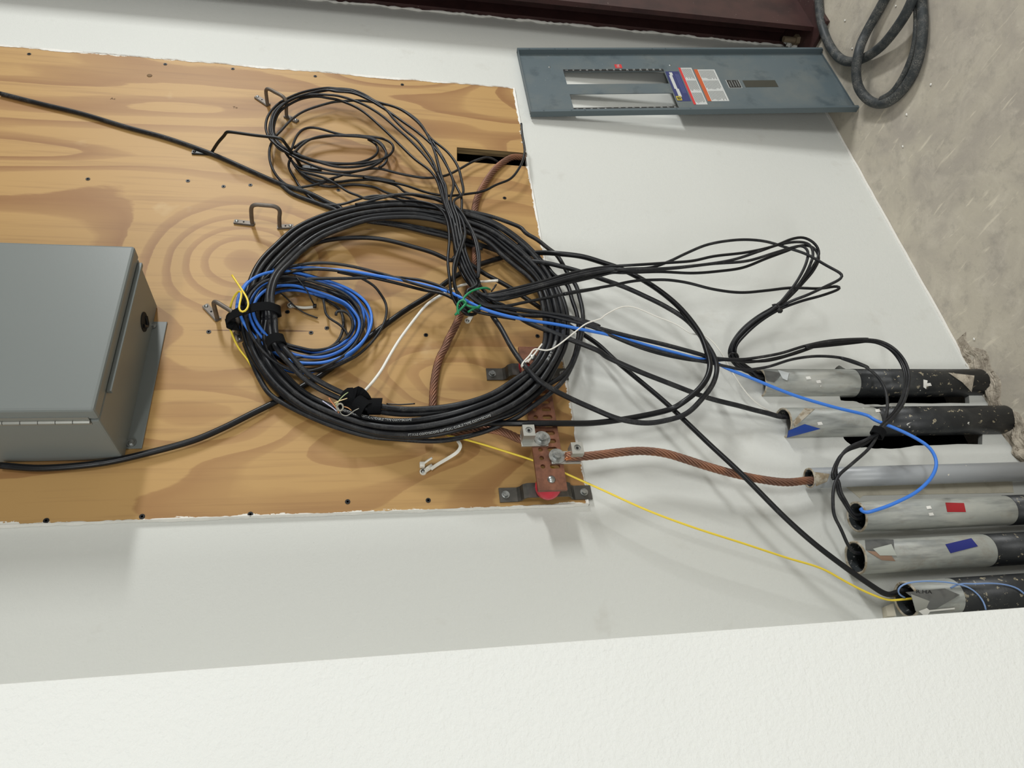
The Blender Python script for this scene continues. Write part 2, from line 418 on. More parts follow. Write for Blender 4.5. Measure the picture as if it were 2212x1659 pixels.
tag(wm.obj('wall_back', WALL), 'white painted drywall behind the plywood and pipes', kind='structure')
tag(MB().box((-.2, .10, -.05), (3.3, .11, 3.0)).obj('wall_cavity', CAV), kind='structure')
tag(MB().box((-1.0, -5, -.1), (4.2, .12, 0)).obj('floor', CONC), 'bare worn grey concrete floor', kind='structure')
tag(MB().box((-4.5, -6, 3.0), (4.5, .12, 3.1)).obj('unseen_ceiling', flat('ceiling_grey', srgb(120, 118, 112), .9)), kind='structure')  # out of view, added to keep ambient light off the upper wall
XN = P(1000, 1401, .25)[0]
tag(MB().box((-1.6, -.25, -.0), (XN, -.0005, 3.0), bev=.004).obj('wall_left', WALL_LIT), 'nearer white textured wall return', kind='structure')
# bead of paint along the foot of the wall
mb = MB(); pth = [np.array([x, -.0015 + random.uniform(-.0008, .0008), .004]) for x in np.arange(.66, 2.0, .02)]
ribbon(mb, spline(pth, .01), (0, 0, 1), .007, .004)
tag(mb.obj('trim_1', CAULK), 'thin white paint bead along the foot of the wall', kind='structure')

# ------------------------------------------------------------------ plywood sheet
slot = [tuple(P(x, y, .006)[[0, 2]]) for x, y in ((1145, 331), (987, 318), (987, 348), (1145, 360))]
zb = PLY[2]
outer = [(PLY[0], zb), (slot[3][0], zb), slot[2], slot[1], (slot[0][0], zb), (PLY[1], zb), (PLY[1] + .012, PLY[3]), (PLY[0], PLY[3])]
pm = plate(outer, [], -.006, .012)
ply = pm.obj('plywood_board', PLYM)
ply.data.materials.append(PLYE)
for f in ply.data.polygons:
    c = np.array(f.center) + np.array(ply.location)
    if abs(f.normal[1]) < .5 and c[0] > slot[2][0] - .01 and c[0] < slot[1][0] + .01: f.material_index = 1
tag(ply, 'yellow pine plywood backboard screwed to the white wall', 'plywood board')
def seam(name, a, b, along_x, w_in, w_out, label, seed):
    """ragged bead of white paint along an edge of the plywood"""
    rs = np.random.RandomState(seed); n = int(np.linalg.norm(np.array(b) - a) / .004); V = []
    w1 = w_in; w2 = w_out
    for i in range(n + 1):
        c = np.array(a) + (np.array(b) - a) * i / n
        w1 = np.clip(w1 + rs.uniform(-.0013, .0013), w_in * .2, w_in * 2); w2 = np.clip(w2 + rs.uniform(-.0006, .0006), w_out * .4, w_out * 1.5)
        ax = np.array([0, 0, 1.]) if along_x else np.array([1., 0, 0]); sg = 1 if along_x else (-1 if c[0] > 1 else 1)
        V += [c + ax * w1 * sg + [0, -.0066, 0], c + [0, -.0084, 0], c - ax * w2 * sg + [0, -.0006, 0], c + [0, -.0001, 0]]
    Fs = [(4 * i + j, 4 * i + (j + 1) % 4, 4 * i + 4 + (j + 1) % 4, 4 * i + 4 + j) for i in range(n) for j in range(4)]
    tag(obj(name, V, Fs, CAULK), label, kind='structure')
seam('trim_3', (PLY[1] + .0005, 0, PLY[2]), (PLY[1] + .010, 0, 2.4), False, .0038, .006, 'white paint seam along the right edge of the plywood', 3)
seam('trim_4', (PLY[0], 0, PLY[2]), (slot[3][0], 0, PLY[2]), True, .0022, .003, 'white paint seam along the lower edge of the plywood', 4)
seam('trim_5', (slot[0][0], 0, PLY[2]), (PLY[1], 0, PLY[2]), True, .0030, .004, 'white paint seam at the lower right corner of the plywood', 5)
seam('trim_6', (PLY[0], 0, PLY[2]), (PLY[0], 0, 2.3), False, .0012, .0016, 'thin white paint seam along the left edge of the plywood', 6)
# slit cut in the drywall under the sheet's slot
scr = [(63, 117), (357, 139), (503, 149), (190, 387), (406, 391), (483, 403), (541, 400), (681, 165), (869, 183), (731, 411), (1090, 428), (451, 717), (920, 724), (1161, 726), (672, 719), (706, 709), (621, 674), (100, 1125), (307, 1116), (541, 1111), (751, 1084), (925, 1081), (803, 412), (1018, 703)]
for k, (x, y) in enumerate(scr[:-2]):
    c = P(x, y, .006); mb = MB()
    mb.cyl(c + [0, .004, 0], c + [0, -.0009, 0], .0038, .0044, 14)
    mb.cyl(c + [0, -.0009, 0], c + [0, -.0004, 0], .0020, .0012, 6)
    o = mb.obj('screw', SCREW)
    where = ('along the right edge of the plywood' if y < 200 else 'in the upper middle row of the plywood' if y < 440 else 'in the middle row of the plywood' if y < 760 else 'along the left edge of the plywood')
    tag(o, 'black drywall screw head ' + where, 'screw', 'black screws ' + where)
# pencil marks
for txt, x, y in (('To', 508, 232), ('Ac', 244, 213)):
    V, Fs = glyphs(txt, .010); c = P(x, y, .0064)
    obj('pencil_mark', [(c[0] + b, c[1], c[2] - a) for a, b in V], Fs, flat('pencil', srgb(84, 64, 44), .8), ply)
# knot
mb = MB(); c = P(323, 163, .0065); mb.dome(c, (0, -1, 0), .006, .0012)
o = mb.obj('plywood_knot', flat('knot_brown', srgb(112, 84, 50), .7), ply); 

# ------------------------------------------------------------------ floor pipes
def pipe(xt, yA, yB, xm, d, label, split=None, mat=PVC, top_slant=0.0, thick=.0035, R=None, X=None, group='conduit pipes rising from the floor'):
    """vertical pipe whose sides are seen at (xm, yA) and (xm, yB); its mouth at column xt of the photograph"""
    if X is None:
        r1, r2 = ray(xm, yA), ray(xm, yB); a1, a2 = math.atan2(r1[0], r1[1]), math.atan2(r2[0], r2[1])
        mid, h = (a1 + a2) / 2, abs(a1 - a2) / 2; D = (CAM_D - d) / math.cos(mid)
        X = D * math.sin(mid); R = D * math.sin(h)
    Y = -d
    # height of the mouth: its near rim is seen at xt
    ym = (yA + yB) / 2; zt = P(xt, ym, d)[2]
    t = empty('conduit_pipe', (X, Y, 0), label, 'pipe', group)
    zs = P(split, ym, d)[2] if split else 0
    def shell(z0, z1, ra, ri, n=40, slant=0):
        ang = np.arange(n) * 2 * math.pi / n; V = []
        for r, z in ((ra, z0), (ra, z1), (ri, z1), (ri, z0)):
            for a in ang: V.append((X + r * math.cos(a), Y + r * math.sin(a), z + (slant * math.cos(a) if z == z1 else 0)))
        Fs = []
        for k in range(4):
            for i in range(n): Fs.append((k * n + i, k * n + (i + 1) % n, ((k + 1) % 4) * n + (i + 1) % n, ((k + 1) % 4) * n + i))
        return MB().add(V, Fs)
    o = shell(-.04, zt, R, R - thick).obj('pipe_body', mat, t, smooth=True)
    for f in o.data.polygons:
        if abs(f.normal[2]) > .7: f.use_smooth = False
    n = 40; ang = np.arange(n) * 2 * math.pi / n
    # lining and rim
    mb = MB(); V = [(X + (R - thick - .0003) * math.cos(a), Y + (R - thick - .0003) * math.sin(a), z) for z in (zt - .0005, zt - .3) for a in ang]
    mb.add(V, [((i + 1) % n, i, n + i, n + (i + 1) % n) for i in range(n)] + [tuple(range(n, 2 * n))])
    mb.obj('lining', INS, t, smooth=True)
    rp = [np.array([X + (R - thick / 2) * math.cos(a), Y + (R - thick / 2) * math.sin(a), zt + rng.uniform(-.0006, .0008)]) for a in ang]
    tube(MB(), spline(rp, .004, closed=True, smooth=1), thick * .62, 6).obj('rim', RIM, t, smooth=True)
    if split:
        o = shell(-.04, zs, R + .0006, R).obj('black_coating', WRAP, t, smooth=True)
        for f in o.data.polygons:
            if abs(f.normal[2]) > .7: f.use_smooth = False
    return t, X, Y, R, zt, zs
def cyl_hit(x, y, X, Y, R):
    r = ray(x, y); o = np.array([0, -CAM_D]); dx, dy = r[0], r[1]; ox, oy = o[0] - X, o[1] - Y
    A = dx * dx + dy * dy; B = 2 * (ox * dx + oy * dy); Cc = ox * ox + oy * oy - R * R; D = B * B - 4 * A * Cc
    t = (-B - math.sqrt(max(D, 0))) / (2 * A); return np.array([dx * t, -CAM_D + dy * t, CAM_H + r[2] * t])
def patch(parent, X, Y, R, quad, mat, name, lift_=.0004, n=10, label=None):
    """thin sheet stuck on a pipe; quad = its corners in the photograph"""
    q = np.array(quad, float); V = []; n2 = n + 1
    for l in (R + lift_ + .0003, R + lift_ - .0004):
        for i in range(n2):
            for j in range(n2):
                a, b = i / n, j / n
                pt = (1 - a) * ((1 - b) * q[0] + b * q[1]) + a * ((1 - b) * q[3] + b * q[2])
                h = cyl_hit(pt[0], pt[1], X, Y, R); ang = math.atan2(h[1] - Y, h[0] - X)
                V.append((X + l * math.cos(ang), Y + l * math.sin(ang), h[2]))
    Fs = [(i * n2 + j, i * n2 + j + 1, (i + 1) * n2 + j + 1, (i + 1) * n2 + j) for i in range(n) for j in range(n)]
    N = n2 * n2; Fs += [tuple(N + k for k in f[::-1]) for f in list(Fs)]
    o = obj(name, V, Fs, mat, parent, smooth=True)
    if label: o['label'] = label
    return o
t1 = pipe(1640, 797, 859, 1750, .004, 'uppermost black and grey pipe in the photo, swallowing the bundle of thin cables', split=1840)
t2 = pipe(1692, 880, 945, 1760, .010, 'pipe with torn blue tape at its mouth and one thick cable going in', split=1884)
t3 = pipe(1748, 1009, 1053, 1800, .030, 'narrow plain grey pipe taking the twisted copper conductor', mat=PVCP, thick=.003)
t4 = pipe(1849, 1077, 1143, 2000, .045, 'grey pipe with a small red tape square on its side', split=2176)
t5 = pipe(1846, 1160, 1232, 2000, .045, 'grey pipe with a navy blue tape strip on its side', split=2130)
X6 = t5[1] - .0790
t6 = pipe(1962, 1268, 1340, 2100, .050, 'black pipe wrapped in torn duct tape, half hidden by the near white wall', split=2062, R=.0302, X=X6)
patch(t2[0], *t2[1:4], [(1703, 930), (1738, 916), (1772, 926), (1700, 945)], TAPB, 'blue_tape', label='torn blue masking tape')
patch(t2[0], *t2[1:4], [(1712, 912), (1738, 882), (1760, 884), (1716, 922)], RIM, 'tape_residue', label='brown tape residue')
patch(t4[0], *t4[1:4], [(2042, 1086), (2082, 1087), (2086, 1106), (2046, 1106)], TAPR, 'red_tape', label='red tape square')
patch(t5[0], *t5[1:4], [(2042, 1176), (2098, 1163), (2112, 1180), (2053, 1195)], TAPN, 'navy_tape', label='navy tape strip')
patch(t5[0], *t5[1:4], [(1868, 1164), (1930, 1166), (1932, 1196), (1870, 1188)], DUCT, 'duct_tape', label='torn grey tape')
patch(t5[0], *t5[1:4], [(1872, 1190), (1920, 1194), (1934, 1212), (1905, 1210)], flat('torn_label_brown', srgb(146, 118, 98), .7), 'torn_label', label='torn brown label')
patch(t5[0], *t5[1:4], [(1885, 1186), (1925, 1176), (1936, 1200), (1900, 1200)], flat('torn_label_white', srgb(176, 180, 172), .6), 'torn_paper', .0009, label='torn whitish paper')
patch(t1[0], *t1[1:4], [(1650, 800), (1690, 806), (1672, 826), (1655, 822)], DUCT, 'duct_tape', label='folded grey tape')
patch(t1[0], *t1[1:4], [(1680, 800), (1704, 806), (1700, 822), (1690, 818)], flat('label_scrap', srgb(196, 200, 200), .5), 'label_scrap', .001)
patch(t3[0], *t3[1:4], [(1760, 1020), (1792, 1024), (1786, 1040), (1762, 1050)], RIM, 'tape_residue')
# duct tape flap on the last pipe
patch(t6[0], *t6[1:4], [(1955, 1280), (2040, 1272), (2072, 1285), (2010, 1320)], DUCT, 'duct_tape', .0012, label='duct tape with a scribbled word')
patch(t6[0], *t6[1:4], [(1966, 1284), (2006, 1298), (1992, 1326), (1976, 1318)], flat('grey_tape_light', srgb(150, 150, 142), .5), 'torn_tape', .0018)
patch(t6[0], *t6[1:4], [(1982, 1318), (2000, 1312), (2008, 1318), (1998, 1330)], PAINTW, 'white_paint', .0022)
patch(t6[0], *t6[1:4], [(1996, 1317), (2060, 1311), (2060, 1314), (1998, 1320)], PAINTW, 'white_paint', .0022)
def write_on(parent, X, Y, R, px0, px1, y0, text, mat, hpx):
    V, Fs = glyphs(text, 1.0); V = V - V.min(0); V = V / V.max(0)
    W_ = []
    for a, b in V:
        h = cyl_hit(px0 + (px1 - px0) * a, y0 + (1 - b) * hpx + a * 1.0, X, Y, R); ang = math.atan2(h[1] - Y, h[0] - X)
        W_.append((X + (R + .0021) * math.cos(ang), Y + (R + .0021) * math.sin(ang), h[2]))
    obj('handwriting', W_, Fs, mat, parent)
write_on(t6[0], *t6[1:4], 1978, 2012, 1275, 'R.HA', INK, 7)
for (t, x, y) in ((t1, 1740, 814), (t1, 1762, 822), (t1, 2000, 828), (t2, 1765, 912), (t4, 2000, 1094), (t4, 2005, 1108), (t2, 1890, 885)):
    patch(t[0], *t[1:4], [(x, y), (x + 9, y - 1), (x + 12, y + 5), (x + 2, y + 6)], PAINTW, 'white_paint', .0008, 3)
patch(t1[0], *t1[1:4], [(1994, 820), (2003, 822), (2000, 840), (1994, 836)], PAINTW, 'white_paint', .0008, 3)
patch(t1[0], *t1[1:4], [(2048, 806), (2104, 812), (2098, 846), (2078, 826)], RUB, 'cement_splash', .0012, 6, label='grey cement splash at the foot')
PIPES = {'1': t1, '2': t2, '3': t3, '4': t4, '5': t5, '6': t6}
# ------------------------------------------------------------------ traces of the cables
# each tile: origin (x, y) in the photograph and enlargement
TILE = {'F': (0, 0, 1), 'a': (0, 0, 3.95), 'b': (560, 0, 3.95), '0': (560, 160, 6.38), '1': (720, 180, 6.506), '2': (720, 380, 6.506), '3': (560, 380, 6.506), '4': (960, 560, 6.506),
        '5': (480, 580, 6.506), '6': (600, 780, 5.53), '7': (1100, 500, 4.424), 'S': (900, 240, 5.53), 'K': (900, 400, 4.6075), 'G': (1280, 480, 3.457), 'H': (1560, 740, 3.393),
        'I': (1700, 960, 3.949), 'J': (860, 680, 3.858), 'C': (480, 600, 4.6075), 'D': (1500, 0, 3.95), 'E': (0, 500, 2.552)}
def trace(s, d0=3.0):
    pts = []; t = 'F'; d = d0; sw = 0
    for tok in s.split():
        if tok in TILE: t = tok; sw = 3; continue
        if tok[0] == 'd': d = float(tok[1:]); continue
        if tok[0] == '@':      # inside the mouth of a pipe: offsets in cm along X, towards the viewer, and up
            q = [float(a) / 100 for a in tok[3:].split(',')]; T = PIPES[tok[1]]
            x, y = proj(np.array([T[1] + q[0], T[2] - q[1], T[4] + q[2]])); pts.append((x, y, (-T[2] + q[1]) * 100)); d = (-T[2] + q[1]) * 100; continue
        q = [float(a) for a in tok.split(',')]
        if len(q) > 2: d = q[2]
        ox, oy, k = TILE[t]; new = (ox + q[0] / k, oy + q[1] / k, d)
        if sw and len(pts) > 1:          # two enlargements overlap: skip points that would run backwards
            u = np.array(pts[-1][:2]) - pts[-2][:2]; v = np.array(new[:2]) - pts[-1][:2]
            if np.dot(u, v) < -.2 * np.linalg.norm(u) * np.linalg.norm(v) and np.linalg.norm(v) < 70: sw -= 1; continue
        sw = 0; pts.append(new)
    # depths are given only now and then: run them linearly between the places where they change
    return np.array(pts)
def lift(pts, ease=True):
    p = pts.copy()
    if ease and len(p) > 4:
        d = p[:, 2].copy()
        for _ in range(2): d[1:-1] = (d[:-2] + d[1:-1] + d[2:]) / 3
        p[:, 2] = d
    return np.array([P(x, y, d / 100) for x, y, d in p])
CAB = {}
def cable(label, tr, r, mat, group=None, cat='cable', name='cable', sides=10, d0=3.0, step=.006, smooth=2, jig=0.0):
    p = spline(lift(trace(tr, d0)), step, smooth=smooth)
    if jig:
        n = len(p); k = max(3, n // 12); o = rng.uniform(-jig, jig, (k, 3))
        p = p + np.array([np.interp(np.linspace(0, 1, n), np.linspace(0, 1, k), o[:, i]) for i in range(3)]).T
        p[1:-1] = (p[:-2] + p[1:-1] + p[2:]) / 3
    o = tube(MB(), p, r, sides).obj(name, mat, smooth=True)
    tag(o, label, cat, group)
    CAB[o.name] = p
    return o, p
def print_on(parent, p, r, text, s0, size=.0042, side=0.0, mat=PRINT):
    """letters wrapped on a cable's jacket, starting s0 metres along it"""
    V, Fs = glyphs(text, size)
    if len(V) == 0: return
    L = np.r_[0, np.cumsum(np.linalg.norm(np.diff(p, axis=0), axis=1))]
    u = V[:, 0] - V[:, 0].min() + s0; a = V[:, 1] / r + side
    c = np.array([np.interp(u, L, p[:, k]) for k in range(3)]).T
    t = np.array([np.interp(u, L, np.gradient(p, axis=0)[:, k]) for k in range(3)]).T; t /= np.linalg.norm(t, axis=1)[:, None]
    view = np.array([0, -CAM_D, CAM_H]) - c; n = view - t * (view * t).sum(1)[:, None]; n /= np.linalg.norm(n, axis=1)[:, None]
    b = np.cross(n, t)
    W_ = c + (r + .00025) * (np.cos(a)[:, None] * n + np.sin(a)[:, None] * b)
    obj('jacket_print', W_, Fs, mat, parent)
K_, M_, N_ = .0047, .0037, .0029

# --- big coil: rings between an outer and an inner outline
ST = [((520, 690), (596, 690)), ((530, 640), (588, 645)), ((546, 590), (600, 598)), ((565, 558), (630, 566)), ((591, 531), (660, 538)), ((630, 495), (700, 511)), ((680, 469), (750, 491)),
      ((740, 450), (800, 476)), ((806, 437), (858, 471)), ((874, 434), (910, 472)), ((950, 443), (961, 482)), ((1004, 455), (1008, 502)), ((1060, 473), (1052, 523)), ((1100, 495), (1082, 550)),
      ((1142, 528), (1112, 575)), ((1182, 574), (1140, 597)), ((1208, 620), (1163, 628)), ((1225, 665), (1173, 670)), ((1229, 714), (1177, 716)), ((1222, 750), (1172, 750)), ((1202, 790), (1148, 792)),
      ((1171, 841), (1105, 822)), ((1119, 880), (1060, 850)), ((1041, 913), (1000, 870)), ((960, 938), (930, 880)), ((880, 948), (860, 880)), ((800, 940), (800, 868)), ((727, 918), (735, 843)),
      ((654, 887), (668, 805)), ((600, 848), (628, 762)), ((560, 800), (608, 740)), ((533, 750), (598, 718))]
def sstep(x, a, b):
    t = min(1, max(0, (x - a) / (b - a))); return t * t * (3 - 2 * t)
def ring(t_up, t_low, depth, r, mat, label, group, wob=.05, seed=0, dips=None):
    rs = np.random.RandomState(seed); ph = rs.uniform(0, 6.28, 3); pts = []
    n = len(ST)
    for k, (o, i) in enumerate(ST):
        # lower part of the ring (towards the left in the photograph) is bunched differently
        a = k / n
        wl = math.exp(-((k - 27.5) / 4.2) ** 2)
        t = t_up * (1 - wl) + t_low * wl + wob * (math.sin(2 * math.pi * a * 2 + ph[0]) * .6 + math.sin(2 * math.pi * a * 3 + ph[1]) * .4) * (1 - .6 * wl)
        d = depth + .35 * math.sin(2 * math.pi * a * 2 + ph[2]) + 5.4 * sstep(k, 16.2, 19) * (1 - sstep(k, 22.6, 26.5))
        if t_low > .6: d += 3.6 * (sstep(k, 26.5, 29) if k > 16 else 1 - sstep(k, 2, 5.5))
        pts.append(P(o[0] + (i[0] - o[0]) * t, o[1] + (i[1] - o[1]) * t, d / 100))
    p = spline(pts, .008, closed=True, smooth=2)
    o = tube(MB(), p, r, 12).obj('cable', mat, smooth=True)
    tag(o, label, 'cable', group); return o, p
G1 = 'cable turns of the big black coil'
rings = []
for k, (tu, tl, d, mt, lab) in enumerate([
        (.06, .03, 3.2, BLK, 'thick black cable turn on the outer rim of the big coil'),
        (.20, .12, 4.4, BLK2, 'second thick black turn from the rim of the big coil, with white print'),
        (.34, .21, 3.4, BLK, 'third thick black turn from the rim of the big coil'),
        (.48, .30, 4.8, BLK2, 'dusty black turn in the middle of the big coil'),
        (.62, .38, 3.6, BLK, 'black turn just inside the middle of the big coil'),
        (.76, .46, 4.9, BLK, 'printed black turn bordering the gap at the bottom left of the big coil'),
        (.40, .24, 2.3, BLK3, 'dark back turn of the big coil, lying on the plywood'),
        (.70, .40, 2.2, BLK3, 'dark inner back turn of the big coil, lying on the plywood')]):
    o, p = ring(tu, tl, d, K_ + .0002, mt, lab, G1, .045, k + 3)
    rings.append((o, p))
for k, (tu, tl, d, lab) in enumerate([(.84, .76, 4.0, 'outer of the two velcro-strapped inner turns of the big coil'), (.97, .95, 4.8, 'innermost thick black turn of the big coil, held by velcro')]):
    o, p = ring(tu, tl, d, K_ + .0002, BLK2, lab, G1, .02, k + 30); rings.append((o, p))
def along(p, x, y, dmm=.04):
    q = P(x, y, dmm); L = np.r_[0, np.cumsum(np.linalg.norm(np.diff(p, axis=0), axis=1))]
    return L[np.argmin(np.linalg.norm(p - q, axis=1))]
o, p = rings[5]; pr = p[::-1]; print_on(o, pr, K_, 'COMMSCOPE OPTICAL CABLE TYPE COMMSCOPE', along(pr, 740, 888), .0058, .35)
o, p = rings[1]; pr = p[::-1]; print_on(o, pr, K_, 'FTWAE COMMSCOPE OPTICAL CABLE TYPE COMMSCOPE', along(pr, 890, 935), .0056, -.2)
o, p = rings[3]; pr = p[::-1]; print_on(o, pr, K_, '2012015    II 0086864', along(pr, 1150, 815), .006, .1)

# --- single thick cables
c1, p1 = cable('black cable from the upper left into the big coil and the inner wall loop',
    'd1.2 a 0,797 350,885 700,970 1100,1090 1400,1170 1800,1310 2212,1490 d1.3 3 300,110 700,240 1000,390 d1.4 1150,450 2 150,520 d1.3 350,580 620,640 1000,690 1500,790,1.6 1850,900 2212,1020,2.0 '
    '7 130,270,3 350,300,5 700,390,7 900,460,8 1100,530 1300,620 1500,720 1700,850,9 1830,1000 1950,1180 1985,1300,9 1950,1450 1850,1590,8 G 700,1430 550,1480,7 400,1500 200,1470 0,1390,6 J 1400,680,8 1250,600,11.4 1150,530,12 1050,420,11.6 950,280,9.6 850,100,8.4 780,0,7.6 4 640,720,8 600,640,8.5 500,560 420,470,8.5',
    .0050, BLK2)
cB, pB = cable('long black cable from the lower left behind both coils into the outer wide wall loop',
    'd1.6 E 0,1290 200,1305 400,1295 600,1270 800,1225 1072,1150 C 0,1500 300,1350 560,1220,1.4 800,1080 1000,960 1350,680,1.4 1700,410,1.6 1843,310 K 150,1080 350,930,1.6 600,800 850,720,1.6 1030,660 7 220,205,3 330,203,5 '
    '450,210 700,240,8 900,300 1050,350 1200,420,9 1400,540 1600,700 1750,870,10 1840,1010 1890,1150 1920,1280,10 1890,1400 1800,1520 1650,1640,8 G 600,1390,7 300,1460,6 0,1500,5 J 1400,905,7.6 1250,905,8.2 1050,905,8.2 850,903,6.2 700,905,4.6 500,915,3.4',
    .0056, BLK3)
cA2, _ = cable('flat black cable alongside the diagonal one where it enters the big coil',
    'd1.1 3 300,115 450,240 700,340 950,430 1080,480,1.3 2 150,560 500,640 800,680,1.5 1100,740 1300,790 1600,860,1.8 1850,960 2100,1020', .0048, BLK2)
cE, pE = cable('black cable curving inside the big coil and running straight to the duct-taped pipe',
    'd2.6 C 430,330 3 180,1440,2.6 350,1240 480,1100,2.4 650,1000 900,915 1300,870,2.6 1700,885 2212,1010,3 2 1100,985 1400,1080 1690,1195,3.4 4 150,-60 350,60,3.4 560,200 750,300 960,420,3.4 1100,520 1300,650 1450,750,2.2 1700,900 1950,1055,2 7 850,1080,3 1000,1220,4 1130,1330,5 1300,1470 1500,1640,6 '
    'G 750,1540,6.5 870,1655,7 F 1600,1022,7 I 0,640,7 250,860,6.6 500,1050,6.4 700,1190,6.2 860,1283,6.2 @6:1.4,.4,.5 @6:1,.8,-1.5 @6:.3,.2,-9',
    .0048, BLK)
cD, pD = cable('black cable from the green tie to the second pipe with blue tape',
    'd7.5 4 420,470,8 560,560,8 700,610,7.5 830,655 950,740,8 1180,890,9.4 1500,1020,10 1800,1140,9.6 2212,1310,8.6 7 700,1100,8.2 900,1180,7.6 1200,1320,6.4 1500,1440 1900,1590,4.5 2212,1670,3.5 G 1200,1400,2.6 1330,1432,2.4 @2:.9,.8,.6 @2:.8,1.2,-1.5 @2:.7,.6,-9',
    .0050, BLK2)
o1, q1 = cable('outermost loose turn hanging outside the big coil',
    'd3.4 K 300,230,3 500,260 700,300 900,365 1050,430,4 7 150,10 270,80,4 370,160 450,220 560,400,4.2 640,520 670,620 700,750 705,900,4.4 690,1000 650,1150,6 600,1280,8 520,1420,8.6 400,1540,8.6 J 1100,780,8.4 1000,850,7.4 850,920,5.4 700,980,4 350,1050,3 0,1035 6 1100,900,2.9 700,790 300,625 0,465,2.6 C 465,1150 370,1000,2.4 280,800 222,650',
    .0046, BLK2)
o2, q2 = cable('loose black turn one in from the outermost on the right of the big coil',
    'd3 K 1000,600,3.4 7 250,240,3.8 350,320 430,420,4.6 550,500 600,650 650,800 665,950,4.8 650,1080 620,1200,7 560,1320,8.8 480,1400,9 350,1480,9 J 1000,800,8.2 800,880,6 600,940,4.4 400,975,3.2 200,990,2.4', .0045, BLK)

# --- top coil and the bunch that falls from it to the green tie
GB = 'cables of the top coil'
BUN = {0: '2 {a},0,8 {b},300,8.4 {c},600,9 {d},850,9 {e},1050,9 {f},1250,8.6 {g},1400,8.4 4 {h},380,8.6 {i},470,8.8 {j},540,9'}
def bunch(off, mirror=0, dz=0.0):
    """down the bunch, off = sideways shift in enlarged pixels"""
    mid = [(1570, 100, 7.6), (1610, 350, 8.4), (1690, 600, 9), (1740, 850, 9), (1780, 1050, 9), (1850, 1250, 8.8), (1920, 1400, 8.6), (2000, 1530, 8.6)]
    wd = [1.0, .95, .9, .85, .9, .9, .9, .8]
    s = '2 ' + ' '.join('%d,%d,%.1f' % (x + off * w_ * (1 if not mirror else math.cos(i * .7 + mirror)), y, d + dz) for i, ((x, y, d), w_) in enumerate(zip(mid, wd)))
    return s
def rev(s):
    p = trace(s); return 'F ' + ' '.join('%.1f,%.1f,%.2f' % tuple(q) for q in p[::-1])
KNOT = ' 4 %d,%d,8.8 %d,%d,9 '
A_ = 'thin black cable '
right = {
 'a': ('4 700,475,10 1000,405 1400,305,11 1800,190 2212,115 7 600,405 850,345,12 1050,328 G 150,333,13 300,320 560,303,14 750,288 900,255,15 1150,225 1350,180,16 1500,122 1580,115 1660,160,16 1692,225 1640,340,14', 'first of the cables arching widest over the right-hand wall loop'),
 'b': ('4 700,505,10 1000,440 1400,340,11 1800,225 2212,140 7 600,430 800,370,12 1000,355 G 200,352,13 480,348 800,320,15 1050,280 1250,215 1400,165,16 1540,147 1620,165 1648,230,16 1620,330,14', 'second'),
 'c': ('4 700,520,10 1000,470 1400,365,11 1800,255 2212,170 7 600,440 800,385,12 1000,365 G 300,362,13 600,345 900,310,15 1150,290 1350,232 1500,187,16 1570,177 1608,210 1600,290,15', 'third'),
 'd': ('4 700,575,9.6 1000,530 1400,410,10 1800,320 2212,225 7 600,470 800,415,11 1000,390 G 200,378,12 500,370 750,380,13 950,365 1120,340 1300,270,15 1450,215 1570,172 1650,190 1690,260,16 1650,360,14', 'fourth'),
 'e': ('4 700,560,9.6 1000,500 1400,385,10 1800,280 2212,190 7 600,455 850,385,11 1100,360 G 430,340,13 560,298 700,232,14 850,170 1000,140 1150,130,15 1300,145 1450,190 1600,240 1750,325,17 1855,383,17 1872,402,17 1850,425,17 1760,470,16 1600,545,14 1470,595,13', 'fifth'),
 'f': ('4 700,660,9.4 850,660 1150,600,9.8 1500,530 1800,460 2212,400 7 500,605,10 800,548 1000,512 1200,472,11 1400,462 G 550,430,12 700,450 900,500 1100,525,13 1300,510 1480,490 1700,495,14 1830,478,15 1858,486,15 1840,500,15 1720,545,14 1550,592,13', 'sixth')}
ends = {'a': 'G 1560,440,13 1470,540 1365,625,11 1230,705,9 1110,805,7 1035,915,5.5 1018,985,5 1050,1050,4 1120,1105,2.6 @1:1.6,.9,.2 @1:1.5,1,-2 @1:1,.6,-9',
        'b': 'G 1555,445,13 1475,545 1375,632,11 1245,712,9 1122,815,7 1045,915,5.5 1030,980,5 1062,1045,4 1130,1098,2.6 @1:1.9,1.3,.4 @1:1.8,1.2,-2 @1:1.2,.9,-9',
        'c': 'G 1540,420,14 1465,525 1360,640,11.8 1230,722,9.6 1112,825,7.6 1042,920,6 1040,985,5.4 1080,1045,4.2 1150,1092,2.8 @1:1.0,1.3,.3 @1:1,1.3,-2 @1:.5,.6,-9',
        'd': 'G 1575,450,12.6 1490,540 1375,645,11 1240,730,8.8 1120,838,6.8 1050,930,5.4 1050,985,4.8 1090,1060,3.6 1160,1118,2.2 @1:.5,.7,.1 @1:.5,.8,-2 @1:.2,.3,-9',
        'e': 'G 1395,636,11.4 1250,700,9.2 1128,800,7.2 1060,910,5.8 1056,975,5.2 1095,1035,4.2 1160,1080,3 @1:.4,1.5,.5 @1:.4,1.5,-2 @1:0,.9,-9',
        'f': 'G 1400,650,11.8 1260,735,9.4 1140,840,7.4 1068,930,6 1066,985,5.4 1105,1042,4.4 1170,1088,3.2 @1:1.4,1.9,.6 @1:1.3,1.8,-2 @1:.6,1.1,-9'}
